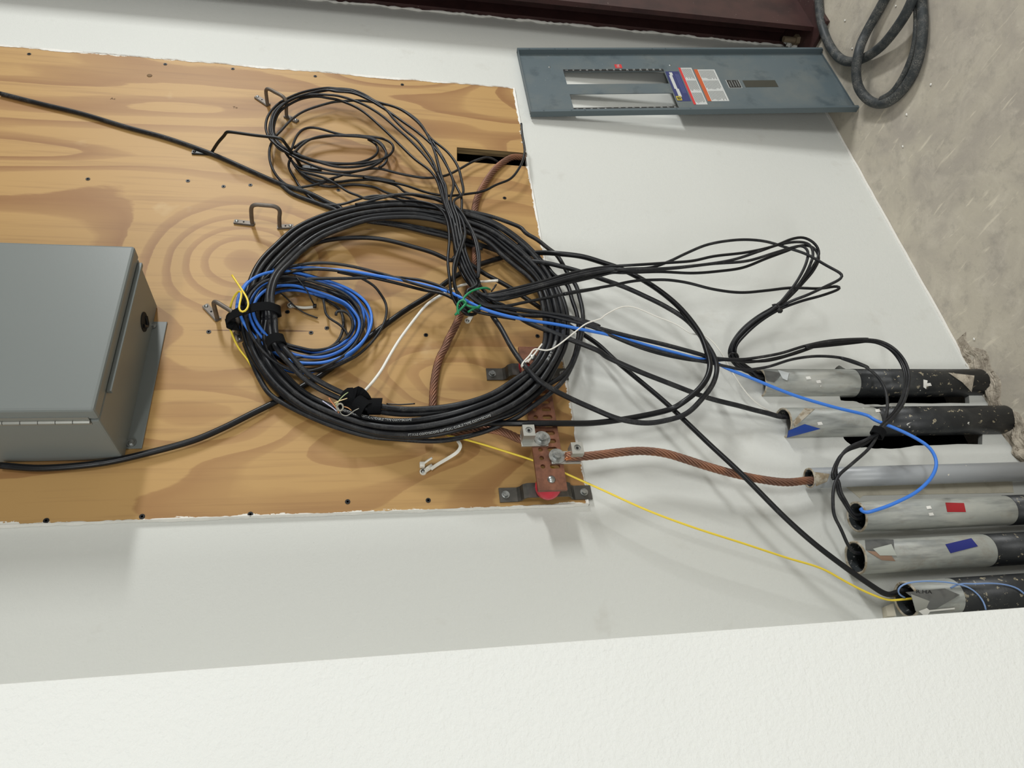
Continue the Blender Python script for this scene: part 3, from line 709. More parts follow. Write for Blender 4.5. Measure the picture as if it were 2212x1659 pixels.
# top parts: (path from the top coil down to the bunch)
top = {
 'a': ('0 1700,1190,4 1500,1300,4 1200,1350,4.4 900,1310 600,1200,4.6 350,1060 180,930,4.6 110,830 90,700,4.4 130,560 250,420,4.2 400,330 600,250,4.2 850,200 1000,190 1 0,72,4.4 150,78 300,100 460,170,5 600,255 700,285 860,330,5.6 1000,400 1200,560,6 1340,740,6.6 1400,800 1600,960,7 1740,1150 1800,1350,7.6 1820,1560,8', +95),
 'b': ('0 1030,1450,1.4 700,1540,1.2 450,1560,1.3 280,1450,1.6 180,1300,2 140,1150,2.4 150,1000,3 230,850,3.4 300,780,3.4 430,640,3.4 600,520,3.4 850,430 1050,380,3.6 1 0,290,3.6 100,255 330,240,4 540,262 640,290,4.8 720,295 880,335,5.4 1050,420 1200,540,6 1330,740,6.8 1420,950,7.2 1520,1300,7.8', -20),
 'c': ('0 1650,1290,2.6 1720,1250,2.8 1760,1180,3 1750,1080,3.2 1650,950 1500,880,3.2 1150,850 900,850 700,900,3.4 560,1000 470,1080,3.6 300,1050,4.6 180,900,4.8 140,750,4.8 200,560,4.8 330,420,4.6 600,290 850,240,4.6 1000,215 1 0,95,4.8 200,95 400,165,5.4 600,265 750,380,6 850,500 1000,650,6.6 1180,800 1300,950,7.2 1400,1100 1500,1350,7.8', -5),
 'd': ('0 1500,900,2.2 1600,960 1640,1050,2.4 1590,1130,2.8 1450,1200 1200,1240,3.4 800,1210 450,1090,4.2 250,920 200,780,4.4 220,640 280,520,4.2 430,410 600,335,4 800,308 1000,340,4 1 0,215,4.2 150,262 300,325 450,420,5 700,640 900,830,6 1150,1070 1350,1220,7 1450,1350 1500,1500,7.6', -75),
 'e': ('0 480,1020,3 600,930,3 900,862 1200,842,2.8 1450,855 1650,930 1740,1050,3 1735,1150,3.2 1500,1250 1100,1280,4 700,1170 400,1050,5 220,900 160,800,5 160,650 220,500,4.8 400,370 600,300,4.6 850,280 1000,290,4.8 1 0,165,5 100,182 300,245 450,310,5.4 650,430 900,640,6.2 1100,820 1350,1100,7 1470,1300 1530,1500,7.8', -60),
 'f': ('0 500,1070,3.2 600,1140 900,1215,3.6 1300,1235 1600,1200 1780,1130,3.2 1850,1040,3 1830,960 1700,890 1450,855,2.6 1200,845 1000,800,2.8 850,755 700,735,3 600,765 520,850,3.4 470,960,3.6 430,1050,4.4 300,1000,5 200,850,5.2 180,700,5 240,520,5 420,360,4.8 700,265 950,215,4.8 1 0,110,5 250,130 450,205,5.6 780,400 950,520,6.4 1200,700 1400,880,7 1560,1100 1690,1400,7.8', +45)}
nm = {'a': 'thin black cable on the right rim of the bunch, widest of the high wall arches',
      'b': 'thin black cable from the wide left bend of the top coil, second high wall arch',
      'c': 'thin black cable with a tail in the small flat loop, third high wall arch',
      'd': 'thin black cable on the left edge of the bunch, lowest of the high wall arches',
      'e': 'thin black cable making the upper of two pointed bends over the white wall',
      'f': 'thin black cable making the lower of two pointed bends over the white wall'}
for k, mt in zip('abcdef', (BLK, BLK2, BLK2, BLK, BLK2, BLK)):
    tr, off = top[k]
    mid = bunch(off * .9, dz={'a': .8, 'b': 0, 'c': .9, 'd': -.3, 'e': .5, 'f': 1.3}[k])
    kn = '4 %d,%d,9 ' % (330 + off * .25, 330) + '%d,%d,9.2 %d,%d,9.4 ' % (430 + off * .1, 430 - off * .15, 560, 510 - off * .1)
    if k == 'f': kn = '4 300,450,9.2 430,560,9.4 560,640,9.4 '
    cable(nm[k], tr + ' ' + mid + ' ' + kn + right[k][0] + ' ' + ends[k], .0030, mt, GB, sides=8)

# loose lines under the top coil
cable('thin black line wandering right from the top coil into the slot of the plywood', 'd1.6 0 560,1345,2 700,1430,1.6 850,1478 1000,1440,1.8 1200,1375 1450,1315,2 1 400,1210 550,1195,2 660,1200 900,1262 1150,1312 1300,1330,2.4 1450,1322 1600,1290,2.4 1800,1190 1950,1105,2.2 2100,1052 S 830,552,1.8 900,565 960,600,.8 1010,650,-.5 1040,690,-3', N_, BLK2, sides=8)
cable('thin black line ending in a cut tip on the white wall past the slot', 'd2 0 340,1050,3.6 450,1200,2.6 550,1290,2 800,1350 1200,1392 1600,1430 1900,1490,2.2 1 400,1320 700,1370 1000,1430 1300,1530,3 1500,1572 1650,1580,3.4 1900,1552 2100,1520,3.4 S 540,990 750,965,3.6 950,880 1120,810 1220,690,4.4 1270,580 1290,480 1280,380,5 1258,270 1250,150,5.6', N_, BLK3, sides=8)
cable('thin black line curling from a bright cut tip under the top coil', 'd1.8 0 556,1342,1.8 640,1360 750,1385 900,1430,2.2 1100,1540,2.4 3 1000,90 1100,140,2.6 1250,225 1400,280 1500,325,3.4 1650,300,4.6 1850,270 2 900,262,5.6 1100,252,6 1300,285 1500,340,7 1650,430,8 1780,560,9.4 1845,720,10.4 1850,850 1800,1020,10.4 1740,1200 1705,1400,9.6 1712,1600,9.4 4 215,480,9.2 250,600,8.8', N_, BLK2, sides=8)
cable('thin black line from below the top coil to the front of the bunch', 'd1.2 0 440,1180,3 500,1280,2 600,1380,1.4 750,1452 1000,1492,1.2 1300,1462 1600,1462 1900,1540,1.4 2 550,65 700,92,1.6 850,160 1000,225,3 1200,285,4.4 1400,320,5.4 1600,400,7 1750,490,9 1850,620,10.4 1950,800 2010,1000,10.8 2035,1200 2030,1400,10.4 2022,1440,10.2', N_, BLK, sides=8)
cable('thin black line lying lowest on the plywood between the top coil and the big coil', 'd1 0 480,1230,1.6 600,1400,1 800,1520 1000,1552 1300,1522,.95 1600,1560 3 1500,130,1 1750,220,1.2 1900,270,2 2 850,280,4.4 1100,320,5.4 1250,380,5.8 1450,430,7 1650,555,8.6 1750,690,9.8 1790,850,10 1770,1000 1700,1200,9.6 1690,1450,9.2 1740,1640,9.2 4 220,620,9 280,720,8.6', N_, BLK2, sides=8)
cable('thin black line dropping from the top coil to the long diagonal cable', 'd2.4 0 440,1150,3 400,1240,2.2 450,1380,1.4 3 480,0,1 540,110 600,190,1 700,290 850,390 1050,410,1.6 1200,390 1400,325,3 1600,280 1850,290,4.6 2 800,300 1000,350,5.2 1150,350,6 1400,405,7.4 1540,510,8.6 1610,680,10 1630,900 1610,1200,10 1640,1500,9.6 4 60,300,9.4 90,450 130,560,9.2 200,680,8.8 320,770,8 440,765,7.6', N_, BLK, sides=8)
cable('dusty thin cable bending over the bunch to a free end above the green tie', 'd4 3 1350,400,4 2 400,385,4.4 700,305,5 950,258 1200,270,6 1450,300 1600,350,7.4 1750,450,9.4 1880,640,10.6 1990,850,11 2045,1050 2055,1250,10.8 2040,1420,10.4', N_, BLK2, sides=8)
cable('thin black cable at the back right of the bunch above the green tie', 'd6 1 1330,720,6.4 1450,900,6.4 1560,1080,6.8 1650,1280,7.2 1730,1450,7.6 1800,1600,8 2 1790,300,8.6 1800,500,8.4 1760,700,8.2 1700,1000,8.2 1760,1250,8.2 1830,1420,8.2 1990,1600,8.4 4 500,470,8.6', N_, BLK3, sides=8)
cable('thin black cable on the front of the bunch twisting left to the green tie', 'd8 1 1460,1250,8 1560,1480,8.6 2 1600,420,9.2 1680,620 1770,780,10.2 1800,900,10.6 1740,1100,10.8 1690,1300,10.4 1700,1500 1740,1650,9.8 4 190,560,9.4 260,680,9 330,730,8.6', N_, BLK, sides=8)
cable('black cable in the core of the bunch between the top coil and the green tie', 'd7 1 1440,1000,6.8 1500,1250,7.2 1570,1500,7.6 2 1570,300,7.8 1660,600 1720,850,8 1790,1050 1880,1250 2000,1450,7.8 4 520,400,8 600,500,8 680,620,8 830,690,8 1000,700', .0036, BLK3, sides=8)

# --- lower right run with the blue cable
GR = 'cables leaving the green tie towards the floor pipes'
blueT = ('3 180,1330,4 400,1290,4.4 700,1290,4.8 950,1308,5 1300,1340,5.4 1700,1410,6 2 1100,1490,7 1400,1560,7.6 1650,1640,8.4 4 100,470,9 250,550,10.4 400,630,10.6 550,700,10.4 850,790,9.8 1200,860 1600,920,9 2000,1000 2212,1040 7 600,910,8.8 850,970 1100,1025,8.4 1300,1083 1600,1162 1850,1222,8 G 850,1015 1000,1090,8 1200,1170 1500,1290,8.4 1800,1380 2074,1450,9 '
         'H 900,480,9.4 1100,560,10 1250,620,10.4 1400,690,11 1520,770,11.4 1570,870,11.6 1545,970,11.4 1430,1090,10.6 1280,1170,9.8 I 1050,430,9.4 850,530,8.8 740,565,8.5 665,586,8.2 @4:.6,2.2,.6 @4:.6,1.6,-2 @4:.6,1,-8')
cable('bright blue cable from the coils looping into the pipe with red tape', blueT, .0031, BLUEC)
vel_mid = '1180,610,10.4 1150,650,10.4'
cable('outer black cable of the velcro-wrapped loop entering the pipe with red tape', 'd9 4 300,470,9.4 450,600,9.6 600,665,9.6 900,680,9.4 1300,735,9.2 1700,795 2000,870 2212,950 7 580,820 900,930,9 1200,1008 1500,1078 1800,1160 1950,1205,8.6 2212,1222 G 900,1020 1200,1015,8.4 1400,980 1600,920 1800,882 2074,872,9 H 600,25 800,-8,9.6 1000,-22 1150,-12 1250,35 1335,130,10.4 1372,240 1362,330 1325,450,10.8 1240,560 1185,610,10.6 1150,655,10.6 1060,710 920,775,10 850,870,9.6 822,980,9.2 I 440,300,9 455,400,8.4 500,480,7.6 @4:.4,-.2,.3 @4:.6,.5,-2.5 @4:.5,.3,-8', .0030, BLK2, GR, sides=8)
cable('black cable beside the outer one in the velcro-wrapped loop, into the red-taped pipe', 'd9 4 320,450,9 470,580,9 620,640,9.2 900,700,9 1300,755,8.8 1700,820 2000,900 2212,975 7 580,832 900,945,8.8 1200,1020 1500,1092 1800,1172 1950,1216,8.4 2212,1238 G 900,1032 1150,1045,8.2 1400,1008 1600,945 1800,892 2074,884,8.8 H 600,38 800,6,9.4 1000,-8 1140,2 1235,48 1318,140,10.2 1354,240 1348,330 1310,440,10.6 1228,550 1172,600,10.4 1140,650,10.4 1040,725 905,795,9.8 838,880,9.4 836,980,9 I 425,300,8.8 436,410,8.2 490,500,7.4 @4:-.3,-.2,.3 @4:-.1,.4,-2.5 @4:-.2,.2,-8', .0030, BLK, GR, sides=8)
cable('black cable making the smaller velcro-wrapped loop, ending in the navy-taped pipe', 'd8.6 4 400,560,9 560,650,9.2 800,720,9.2 1100,780,9 1400,785 1700,850 2000,930 2212,1000 7 700,880 900,960,8.8 1200,1080 1500,1165 1750,1225,8.4 1950,1262 2212,1318 G 1000,1092 1150,1102,8.2 1300,1082 1500,1022 1700,1000 1900,1022,8.8 2074,1090 H 850,106 1000,150,9.4 1120,230 1190,330 1212,450 1190,580,10.2 1150,650,10.2 1090,760 950,890,9.6 850,980 815,1080,9 812,1180 I 388,450,8.4 400,600,8 455,710,7.4 @5:.9,.3,.4 @5:.6,.8,-2.5 @5:.4,.6,-8', .0030, BLK2, GR, sides=8)
cable('black cable hidden behind the pair in the velcro-wrapped loop, ending at its bend', 'd8 4 420,600,8.6 600,690,8.8 900,760,8.8 1200,800,8.6 1500,810 1900,900 2212,1010 7 700,895 1000,1010,8.4 1300,1128 1600,1205 1850,1240,8.2 2100,1225,8.2 G 1100,1035 1300,1035,8 1500,985 1750,905,8.6 2050,880 H 700,12 900,-12,9.2 1100,-8 1220,40 1300,130,10 1340,240 1330,360 1280,480,10.4 1200,580 1150,640,10.2 1050,740 900,800,9.6 828,900 805,1000,9.2 I 400,300', .0030, BLK3, GR, sides=8)

# --- wires
cable('white cable from the bottom velcro patch to a cut end beside the green tie', 'd5.4 6 960,440,5.2 1000,400,5 1150,230,4.4 1250,90 1300,0 F 860,738,4 880,710 900,684 922,658 943,643 980,624,4.4 4 200,380,5 350,340,5.4 600,310,6 755,300,6.4', .0028, WHT)
cable('short straight white wire end lying over the coil above the copper bar', 'd11 4 1170,1445,11.4 1280,1310,11.6 1372,1190,11.6', .0016, WHT, cat='wire', name='wire', sides=8)
cable('thin white wire peaking across the white wall to the pipe with torn blue tape', 'd12 4 1200,1400,10.6 1120,1460,10.6 1085,1530,11.2 1068,1500,12.4 1130,1420,12.8 1220,1330 1245,1260,12.6 1290,1253,12.4 1350,1270 1450,1285,12.2 1550,1240 1700,1130,12.2 1900,970 2000,900,12 2212,830,11.4 7 900,810,10 1000,752 1100,716,9.4 1200,726 1400,810,8 1600,890 1750,982,8 1850,990,8 1930,1040 2020,1150,6 2100,1290 2212,1470,4 G 1200,1330,2.6 1300,1400,1.8 1380,1435,1.2 1420,1450,1', .0014, WHT, cat='wire', name='wire', sides=8)
cable('yellow wire curled over the wide velcro and running down to the duct-taped pipe',
      'd9 5 140,95,9 250,260,9.6 350,420,10.2 370,520 330,600,10.6 270,625 236,580,10.6 255,450 272,340,10 245,310 180,370,8.4 130,480,7 112,570,5.4 90,680,4.4 95,770,4.2 130,900,3.8 220,1100,3 370,1300,2 F 560,818,1.4 610,870,1.3 680,905,1.3 760,930,1.3 850,940,1.3 920,935,1.4 J 340,990,1.6 600,1050,2.2 900,1140,3.4 1200,1240,4.6 1659,1440,5.4 F 1400,1103,6 1500,1140,6 1600,1172,5.8 1700,1205,5.6 I 300,1060,5.6 500,1170,5.5 700,1270,5.4 880,1330,5.6 @6:-.2,1.0,2.2 @6:-.2,1.2,-1.2 @6:-.2,1.2,-6', .0019, YEL, cat='wire', name='wire', sides=8)

# --- blue coil behind the velcro
SB = [((510, 660), (566, 664)), ((522, 622), (582, 640)), ((548, 597), (605, 628)), ((595, 583), (640, 625)), ((640, 586), (672, 633)), ((685, 598), (700, 643)), ((730, 612), (722, 655)), ((764, 630), (738, 668)),
      ((790, 655), (745, 690)), ((801, 682), (746, 705)), ((797, 712), (738, 724)), ((780, 742), (722, 742)), ((752, 768), (700, 752)), ((715, 788), (672, 755)), ((680, 800), (645, 748)), ((640, 803), (618, 738)),
      ((600, 790), (598, 722)), ((560, 762), (584, 706)), ((530, 728), (574, 690)), ((514, 694), (567, 677))]
def bring(ts, depth, r, mat, label, seed, tilt=0.0):
    rs = np.random.RandomState(seed); ph = rs.uniform(0, 6.28, 3); pts = []
    for k, (o, i) in enumerate(SB):
        a = 2 * math.pi * k / len(SB)
        t = min(1.08, max(-.03, ts + .16 * math.sin(a + ph[0]) + .09 * math.sin(2 * a + ph[1]) + tilt * math.cos(a)))
        lf = max(0, math.cos(a - .15)) ** 1.5
        pts.append(P(o[0] + (i[0] - o[0]) * t, o[1] + (i[1] - o[1]) * t, (depth + .4 * math.sin(a * 2 + ph[2]) + (3.1 if depth > 2.5 else .2) * lf) / 100))
    p = spline(pts, .006, closed=True, smooth=2)
    o = tube(MB(), p, r, 9).obj('cable', mat, smooth=True); tag(o, label, 'cable', 'turns of the small blue and black coil')
for ts, d, mt, lab, sd in ((.12, 3.6, BLUEC, 'bright blue turn on the front rim of the small coil', 1), (.42, 3.0, BLUE, 'blue turn in the middle of the small coil', 2), (.85, 2.4, BLUE, 'inner blue turn of the small coil by the plywood', 5),
                           (.02, 2.2, BLUE, 'blue turn bulging outside the small coil at its right', 9), (.62, 3.8, BLUE, 'blue turn under the strap of the small coil', 12),
                           (.25, 4.2, BLK2, 'black turn lying in front of the small blue coil', 21), (.5, 3.4, BLK, 'black turn between the blue turns of the small coil', 22), (.72, 2.8, BLK2, 'black turn on the inner side of the small blue coil', 23),
                           (.34, 2.6, BLK, 'black back turn of the small blue coil', 24), (.94, 1.9, BLK2, 'innermost black turn of the small blue coil', 25), (.08, 1.6, BLK, 'black outermost back turn of the small blue coil', 26), (.58, 1.7, BLK3, 'black back turn near the plywood in the small blue coil', 27)):
    bring(ts, d, .0029, mt, lab, sd)
GL = 'leads from the small blue coil to the green tie'
cable('upper black lead arching highest from the small blue coil to the green tie', 'd3 5 300,900,3 250,700,3.6 280,540,4.4 380,380,5 480,260 600,150,5.4 3 200,1350,5.4 500,1260 900,1222,5.4 1300,1270 1700,1370,6 2 700,1380 1000,1470,6.6 1300,1560,7.4 1600,1620,8 4 100,480,9 300,640,9.4 500,720,9.2', .0031, BLK2, GL)
cable('middle black lead from the small blue coil to the green tie', 'd3 5 340,1000,3 300,800,3.4 330,600,4 420,450,4.8 3 0,1500,5 300,1390 700,1312,5.2 1100,1330 1500,1410,5.4 1900,1500 2212,1580,6 2 1300,1610,7 1550,1660,8 4 200,600,8.8 400,720,9 700,790,9 1000,840', .0031, BLK, GL)
cable('lower black lead crossing the blue turns, then rising to the green tie', 'd3 5 390,900,3 370,700,3.8 430,450,4.6 540,310,5 700,230,5.2 3 300,1510,5.2 700,1450 1200,1440,5 1600,1430 2000,1430,5.6 2 1000,1440 1200,1460,6.4 1500,1550,7.4 1650,1640,8.2 4 140,520,8.8 300,680,8.8', .0031, BLK2, GL)
cable('thin black cable bowing out to the right of the small blue coil', 'd3.2 3 1100,1350,4 1400,1420,4 5 2000,160,3.4 2130,240,3 2212,340,3 C 1630,260,2.8 1628,400 1570,530,2.8 1480,650 1350,770,2.8 1200,850 1000,930,2.6 800,900,2.6 600,760,2.8', .0026, BLK2)
cable('stub of grey cable bent into a hook inside the small blue coil', 'd3.6 5 1600,655,3.8 1580,620 1630,590,4 1720,600 1810,680,3.8 1840,800 1780,950,3.2 1650,1050,2.6', .0028, BLK2)
cable('thin grey cable kinked inside the small blue coil', 'd2.6 5 1420,440,3 1440,540,3 1455,640,2.8 1520,710 1640,780 1740,880,2.6 1770,960', .0024, BLK2)
cable('black cable with a cut copper end sticking out below the small blue coil', 'd3 5 1000,1250,3.2 1250,1230,3.6 1500,1180,3.8 1800,1050 1950,900,3.8 2000,780,3.4', .0030, BLK2)
cable('thin grey cable with a stripped tip below the small blue coil', 'd3 5 1200,1450,3 1450,1400,3.4 1650,1320,3.6 1835,1235,3.8', .0024, BLK2)

# --- bare copper ground conductors: helical strands
def rope(label, tr, R, group=None, strands=8, pitch=.075):
    p = spline(lift(trace(tr)), .004, smooth=3); t, n, b = frames(p)
    L = np.r_[0, np.cumsum(np.linalg.norm(np.diff(p, axis=0), axis=1))]
    mb = MB(); rs = R * math.sin(math.pi / strands) / (1 + math.sin(math.pi / strands)) * .99
    for k in range(strands):
        a = 2 * math.pi * (L / pitch + k / strands)
        q = p + (R - rs) * (np.cos(a)[:, None] * n + np.sin(a)[:, None] * b)
        tube(mb, q, rs, 6)
    tube(mb, p, R - 1.5 * rs, 6)
    o = mb.obj('ground_conductor', COP, smooth=True); tag(o, label, 'ground cable', group); return o
rope('twisted bare copper conductor from the plywood slot behind the coil to the copper bar',
     'd1 S 1310,560,-1 1250,552,.3 1150,550,1.2 1050,600,1.6 950,680,1.6 870,780,1.5 800,890 740,1000,1.4 700,1130 690,1230,1.3 F 1024,480,1.3 1026,540,1.4 1024,575,1.6 1015,620,2 4 240,740,2.6 150,950,2.8 30,1180,2.6 J 400,260,2.2 350,350,1.8 310,500,1.6 295,620 290,760,1.5 290,880,1.5 330,960,1.6 450,985,1.8 620,955,2.4 780,955,3.4 900,985,4.6 1000,1030,6 1060,1048,6.8', .0078)
rope('twisted bare copper conductor from the lower lug into the narrow grey pipe',
     'd7.8 J 1395,1180,7.4 1470,1182,7.6 1560,1178,7.6 F 1290,983,7.4 1340,977,7 1390,974,6.6 1440,980,6.2 1480,992,6 1530,1008,5.6 1580,1022,5.2 1640,1035,4.4 1700,1042,3.8 @3:-.7,.4,1 @3:-.7,.3,-1.5 @3:-.5,.2,-7', .0078, pitch=.08)

# pale blue pull string round the last pipe
cable('pale blue string curling over the mouth of the duct-taped pipe', 'd7 I 1010,1310,6 960,1280,7.4 942,1240,8.4 965,1210,9 1020,1185 1150,1168,9 1300,1170,9 1450,1190,8.6 1560,1225,8.4 1640,1290,8.2 1690,1370,8 1696,1410,7.6', .0014, flat('pale_blue_string', srgb(128, 158, 206), .5), cat='string', name='pull_string', sides=6)
cable('pale blue string lying along the duct-taped pipe away from its mouth', 'd8.6 I 1395,1225,8 1470,1190,8.8 1600,1190,8.8 1750,1185 1880,1200,8.6 1980,1235,8.6 2040,1290,8.6 2100,1340,8.4', .0014, flat('pale_blue_string_b', srgb(120, 150, 200), .5), cat='string', name='pull_string', sides=6)

# broken concrete round the feet of the pipes
def rough_patch(px, name, mat, hmax, label, cat, seed):
    rs = np.random.RandomState(seed); nx, ny = 64, 22
    X0, X1 = px; V = []; 
    ph = rs.uniform(0, 6.28, (12, 2)); fr = rs.uniform(20, 170, (12, 2))
    for i in range(nx):
        for j in range(ny):
            a, b = i / (nx - 1), j / (ny - 1)
            x = X0 + (X1 - X0) * a; w_ = .045 + .012 * math.sin(a * 23 + 1) + .008 * math.sin(a * 51)
            y = .0 - w_ * b
            e = math.sin(math.pi * min(1, a * 1.0)) ** .5 * (1 - b) ** .8
            h = sum(math.sin(fr[k][0] * x + ph[k][0]) * math.sin(fr[k][1] * y * 1.7 + ph[k][1]) for k in range(12)) / 5
            V.append((x, y, e * hmax * (.55 + .7 * h) + rs.uniform(-.0028, .0028) * e - .001 * (b == 1)))
    Fs = [(i * ny + j, i * ny + j + 1, (i + 1) * ny + j + 1, (i + 1) * ny + j) for i in range(nx - 1) for j in range(ny - 1)]
    o = obj(name, V, Fs, mat); return tag(o, label, cat)
rough_patch((.22, .86), 'concrete_rubble', RUB, .020, 'rough crumbled concrete piled at the feet of the pipes', 'rubble', 4)
# unpainted strip of drywall between the narrow pipe and the red-taped one
q = [P(*p_, .0012) for p_ in ((1822, 1046), (2186, 1038), (2190, 1064), (1865, 1070), (1858, 1076))]
mb = MB(); n = len(q); mb.add(list(q) + [v + [0, .0011, 0] for v in q], [tuple(range(n))] + [(i, i + n, (i + 1) % n + n, (i + 1) % n) for i in range(n)])
tag(mb.obj('drywall_strip', BEIGE), 'unpainted beige strip of drywall between the narrow grey pipe and the red-taped pipe', 'drywall strip')
q0 = P(1917, 1302, .004)
mb = MB()
qs = [P(1914, 1309, .013), P(1930, 1303, .013), P(1936, 1330, .013), P(1917, 1331, .013)]
mb.add(qs + [v + [0, .0125, 0] for v in qs], [(0, 1, 2, 3), (0, 4, 5, 1), (1, 5, 6, 2), (2, 6, 7, 3), (3, 7, 4, 0)])
tag(mb.obj('drywall_offcut', DRYEDGE), 'ragged cream drywall offcut above the mouth of the duct-taped pipe', 'drywall offcut')

# ------------------------------------------------------------------ grey enclosure on the plywood
Dp = .165; y_w = .006
bl_b, br_b = P(267, 987, y_w), P(320, 686, y_w); bl_f, br_f = P(219, 893, Dp), P(275, 532, Dp)
zt = 2.45; enc = empty('junction_box', (bl_b[0], -y_w, bl_b[2]), 'large grey steel enclosure with a hinged door screwed to the plywood', 'electrical box')
z0b, z0f = (bl_b[2] + br_b[2]) / 2, (bl_f[2] + br_f[2]) / 2; z0 = 1.7395
XLb, XRb = bl_b[0], br_b[0] + .028; XL, XR = bl_f[0] + .004, br_f[0]
XLb = XL = (bl_b[0] + bl_f[0]) / 2 + .0; XRb = XR = (br_f[0] + XRb) / 2
MB().box((XL, -Dp + .030, z0), (XR, -y_w, zt), bev=.003).obj('body', ENC, enc)
door = MB().box((XL - .0, -Dp, z0 - .0015), (XR + .002, -Dp + .028, zt), bev=.0045).obj('door', ENC, enc, smooth=False)
# gutter lip along the lower edge of the door and hinge
MB().box((XL + .052, -Dp + .028, z0 - .008), (XR - .01, -Dp + .036, z0), bev=.0012).obj('rain_lip', ENC, enc)
zz = z0 + .012; hb = MB(); k = 0
while zz < zt - .02:
    hb.cyl((XL - .0022, -Dp + .031, zz), (XL - .0022, -Dp + .031, zz + .0225), .0031, n=12); zz += .0235
hb.box((XL - .0012, -Dp + .020, z0 + .012), (XL, -Dp + .040, zt))
hb.obj('hinge', flat('hinge_steel', srgb(150, 150, 144), .35, .6), enc)
fx0, fx1 = P(285, 975, y_w)[0] , P(330, 700, y_w)[0]
fl = MB().box((fx0 + .004, -y_w - .003, z0 - .024), (fx1 + .004, -y_w - .0005, z0 + .004), bev=.001).obj('mounting_flange', ENC, enc)
for x, y in ((329, 704), (284, 957)):
    c = P(x, y, .0095); mb = MB(); mb.cyl(c + [0, .002, 0], c + [0, -.0012, 0], .0075, n=18); mb.cyl(c + [0, -.0012, 0], c + [0, -.0055, 0], .0048, .0045, 6)
    mb.obj('bolt', ZINC, enc)
c = np.array([XR - .075, -.052, z0 - .0004]); mb = MB(); mb.cyl(c + [0, 0, .001], c + [0, 0, -.0008], .018, n=28); mb.obj('knockout_hole', DARKHOLE, enc)
mb = MB(); tube(mb, spline([c + [-.012, -.004, -.002], c + [0, .012, -.003], c + [.011, -.002, -.002]], .003), .003, 8); mb.obj('grommet', SCREW, enc)

# ------------------------------------------------------------------ steel cable hangers
def legpt(b, t):
    a = P(*b, .006); best = min((abs(P(*t, d)[0] - a[0]), d) for d in np.arange(.01, .3, .001)); return a, P(*t, best[1])
def hanger(feet, legs, label, r=.0042, mat=STEEL, black=False, screw=True, dd=None):
    (f0, f1) = feet; (b0, t0), (b1, t1_) = legs
    a0, c0 = legpt(b0, t0); a1, c1 = legpt(b1, t1_)
    h = empty('cable_hanger', tuple((a0 + a1) / 2), label, 'cable hanger', 'steel cable hangers' if not black else None)
    if dd: 
        for c in (c0, c1): c[1] = -dd
    e = (c1 - c0) / np.linalg.norm(c1 - c0); rr = .012 if not black else .006
    pts = [a0, a0 * .5 + c0 * .5, c0 + [0, rr, 0], c0 + e * rr * .3 + [0, rr * .3, 0], c0 + e * rr, (c0 + c1) / 2, c1 - e * rr, c1 - e * rr * .3 + [0, rr * .3, 0], c1 + [0, rr, 0], a1 * .5 + c1 * .5, a1]
    tube(MB(), spline(pts, .003, smooth=3), r, 12).obj('rod', mat, h, smooth=True)
    for a, f in ((a0, f0), (a1, f1)):
        e2 = P(*f, .006) - a; L = np.linalg.norm(e2); e2 /= L; s = np.cross(e2, [0, 1, 0]); w2 = .0062
        st = a - e2 * .005; L += .010
        V = [st + e2 * L * i + s * w2 * j + np.array([0, -k, 0]) for k in (.0, .0048) for i, j in ((0, -1), (1, -1), (1, 1), (0, 1))]
        bm = bmesh.new(); vs = [bm.verts.new(v) for v in V]
        for q_ in ((0, 1, 2, 3), (7, 6, 5, 4), (0, 4, 5, 1), (1, 5, 6, 2), (2, 6, 7, 3), (3, 7, 4, 0)): bm.faces.new([vs[i] for i in q_])
        bmesh.ops.recalc_face_normals(bm, faces=bm.faces[:]); bmesh.ops.bevel(bm, geom=bm.edges[:], offset=.0012, segments=2, affect='EDGES')
        MB().bm(bm).obj('foot', mat, h)
        cc = st + e2 * (L - .006) + [0, -.0048, 0]; MB().dome(cc, (0, -1, 0), .0038, .0022, 14).obj('screw', ZINC if not black else SCREW, h, smooth=True)
        cc = st + e2 * (L * .52) + [0, -.0049, 0]; mb = MB(); mb.cyl(cc, cc + [0, -.0002, 0], .0019, n=12); mb.obj('screw_hole', DARKHOLE, h)
    return h
hanger(((511, 481), (629, 491)), (((545, 485), (541, 441)), ((604, 492), (603, 446))), 'bare steel loop hanger standing empty above the big coil')
hanger(((556, 212), (640, 263)), (((578, 227), (573, 188)), ((619, 253), (618, 212))), 'steel loop hanger carrying the top coil')
hanger(((446, 664), (519, 735)), (((470, 690), (459, 647)), ((513, 722), (512, 680))), 'steel loop hanger strapped to the coils by velcro')
hanger(((420, 331), (690, 366)), (((455, 333), (486, 284)), ((652, 362), (612, 300))), 'black wire hanger holding the lower turns of the top coil', r=.0034, mat=BLKM, black=True)

# ------------------------------------------------------------------ grounding bar on red insulators
db = .066; bx0, bx1 = .4845, .786; bz0, bz1 = 1.0115, 1.0625
def circ(cx, cz, r, n=14, sx=1.0): return [(cx + r * sx * math.cos(2 * math.pi * k / n), cz + r * math.sin(2 * math.pi * k / n)) for k in range(n)]
holes = []
xs = []
for k in range(14):
    x = bx0 + .045 + k * .0165
    if x > bx1 - .03: break
    xs.append(x)
    if k % 2 == 0: holes += [[(a, b) for a, b in circ(x, bz1 - .014, .0042)]]
    else: holes += [circ(x, bz1 - .014, .0042)]
    h = circ(x, bz0 + .0155, .0046); holes += [[(a, b + (.0045 if b > bz0 + .0155 else -.0045)) for a, b in h]]
gb = empty('grounding_bar', ((bx0 + bx1) / 2, -.006, (bz0 + bz1) / 2), 'drilled copper grounding bar standing off the plywood at its lower left corner', 'grounding bar')
plate(rect(bx0, bx1, bz0, bz1), holes, -db, -db + .0062).obj('copper_bar', BAR, gb)
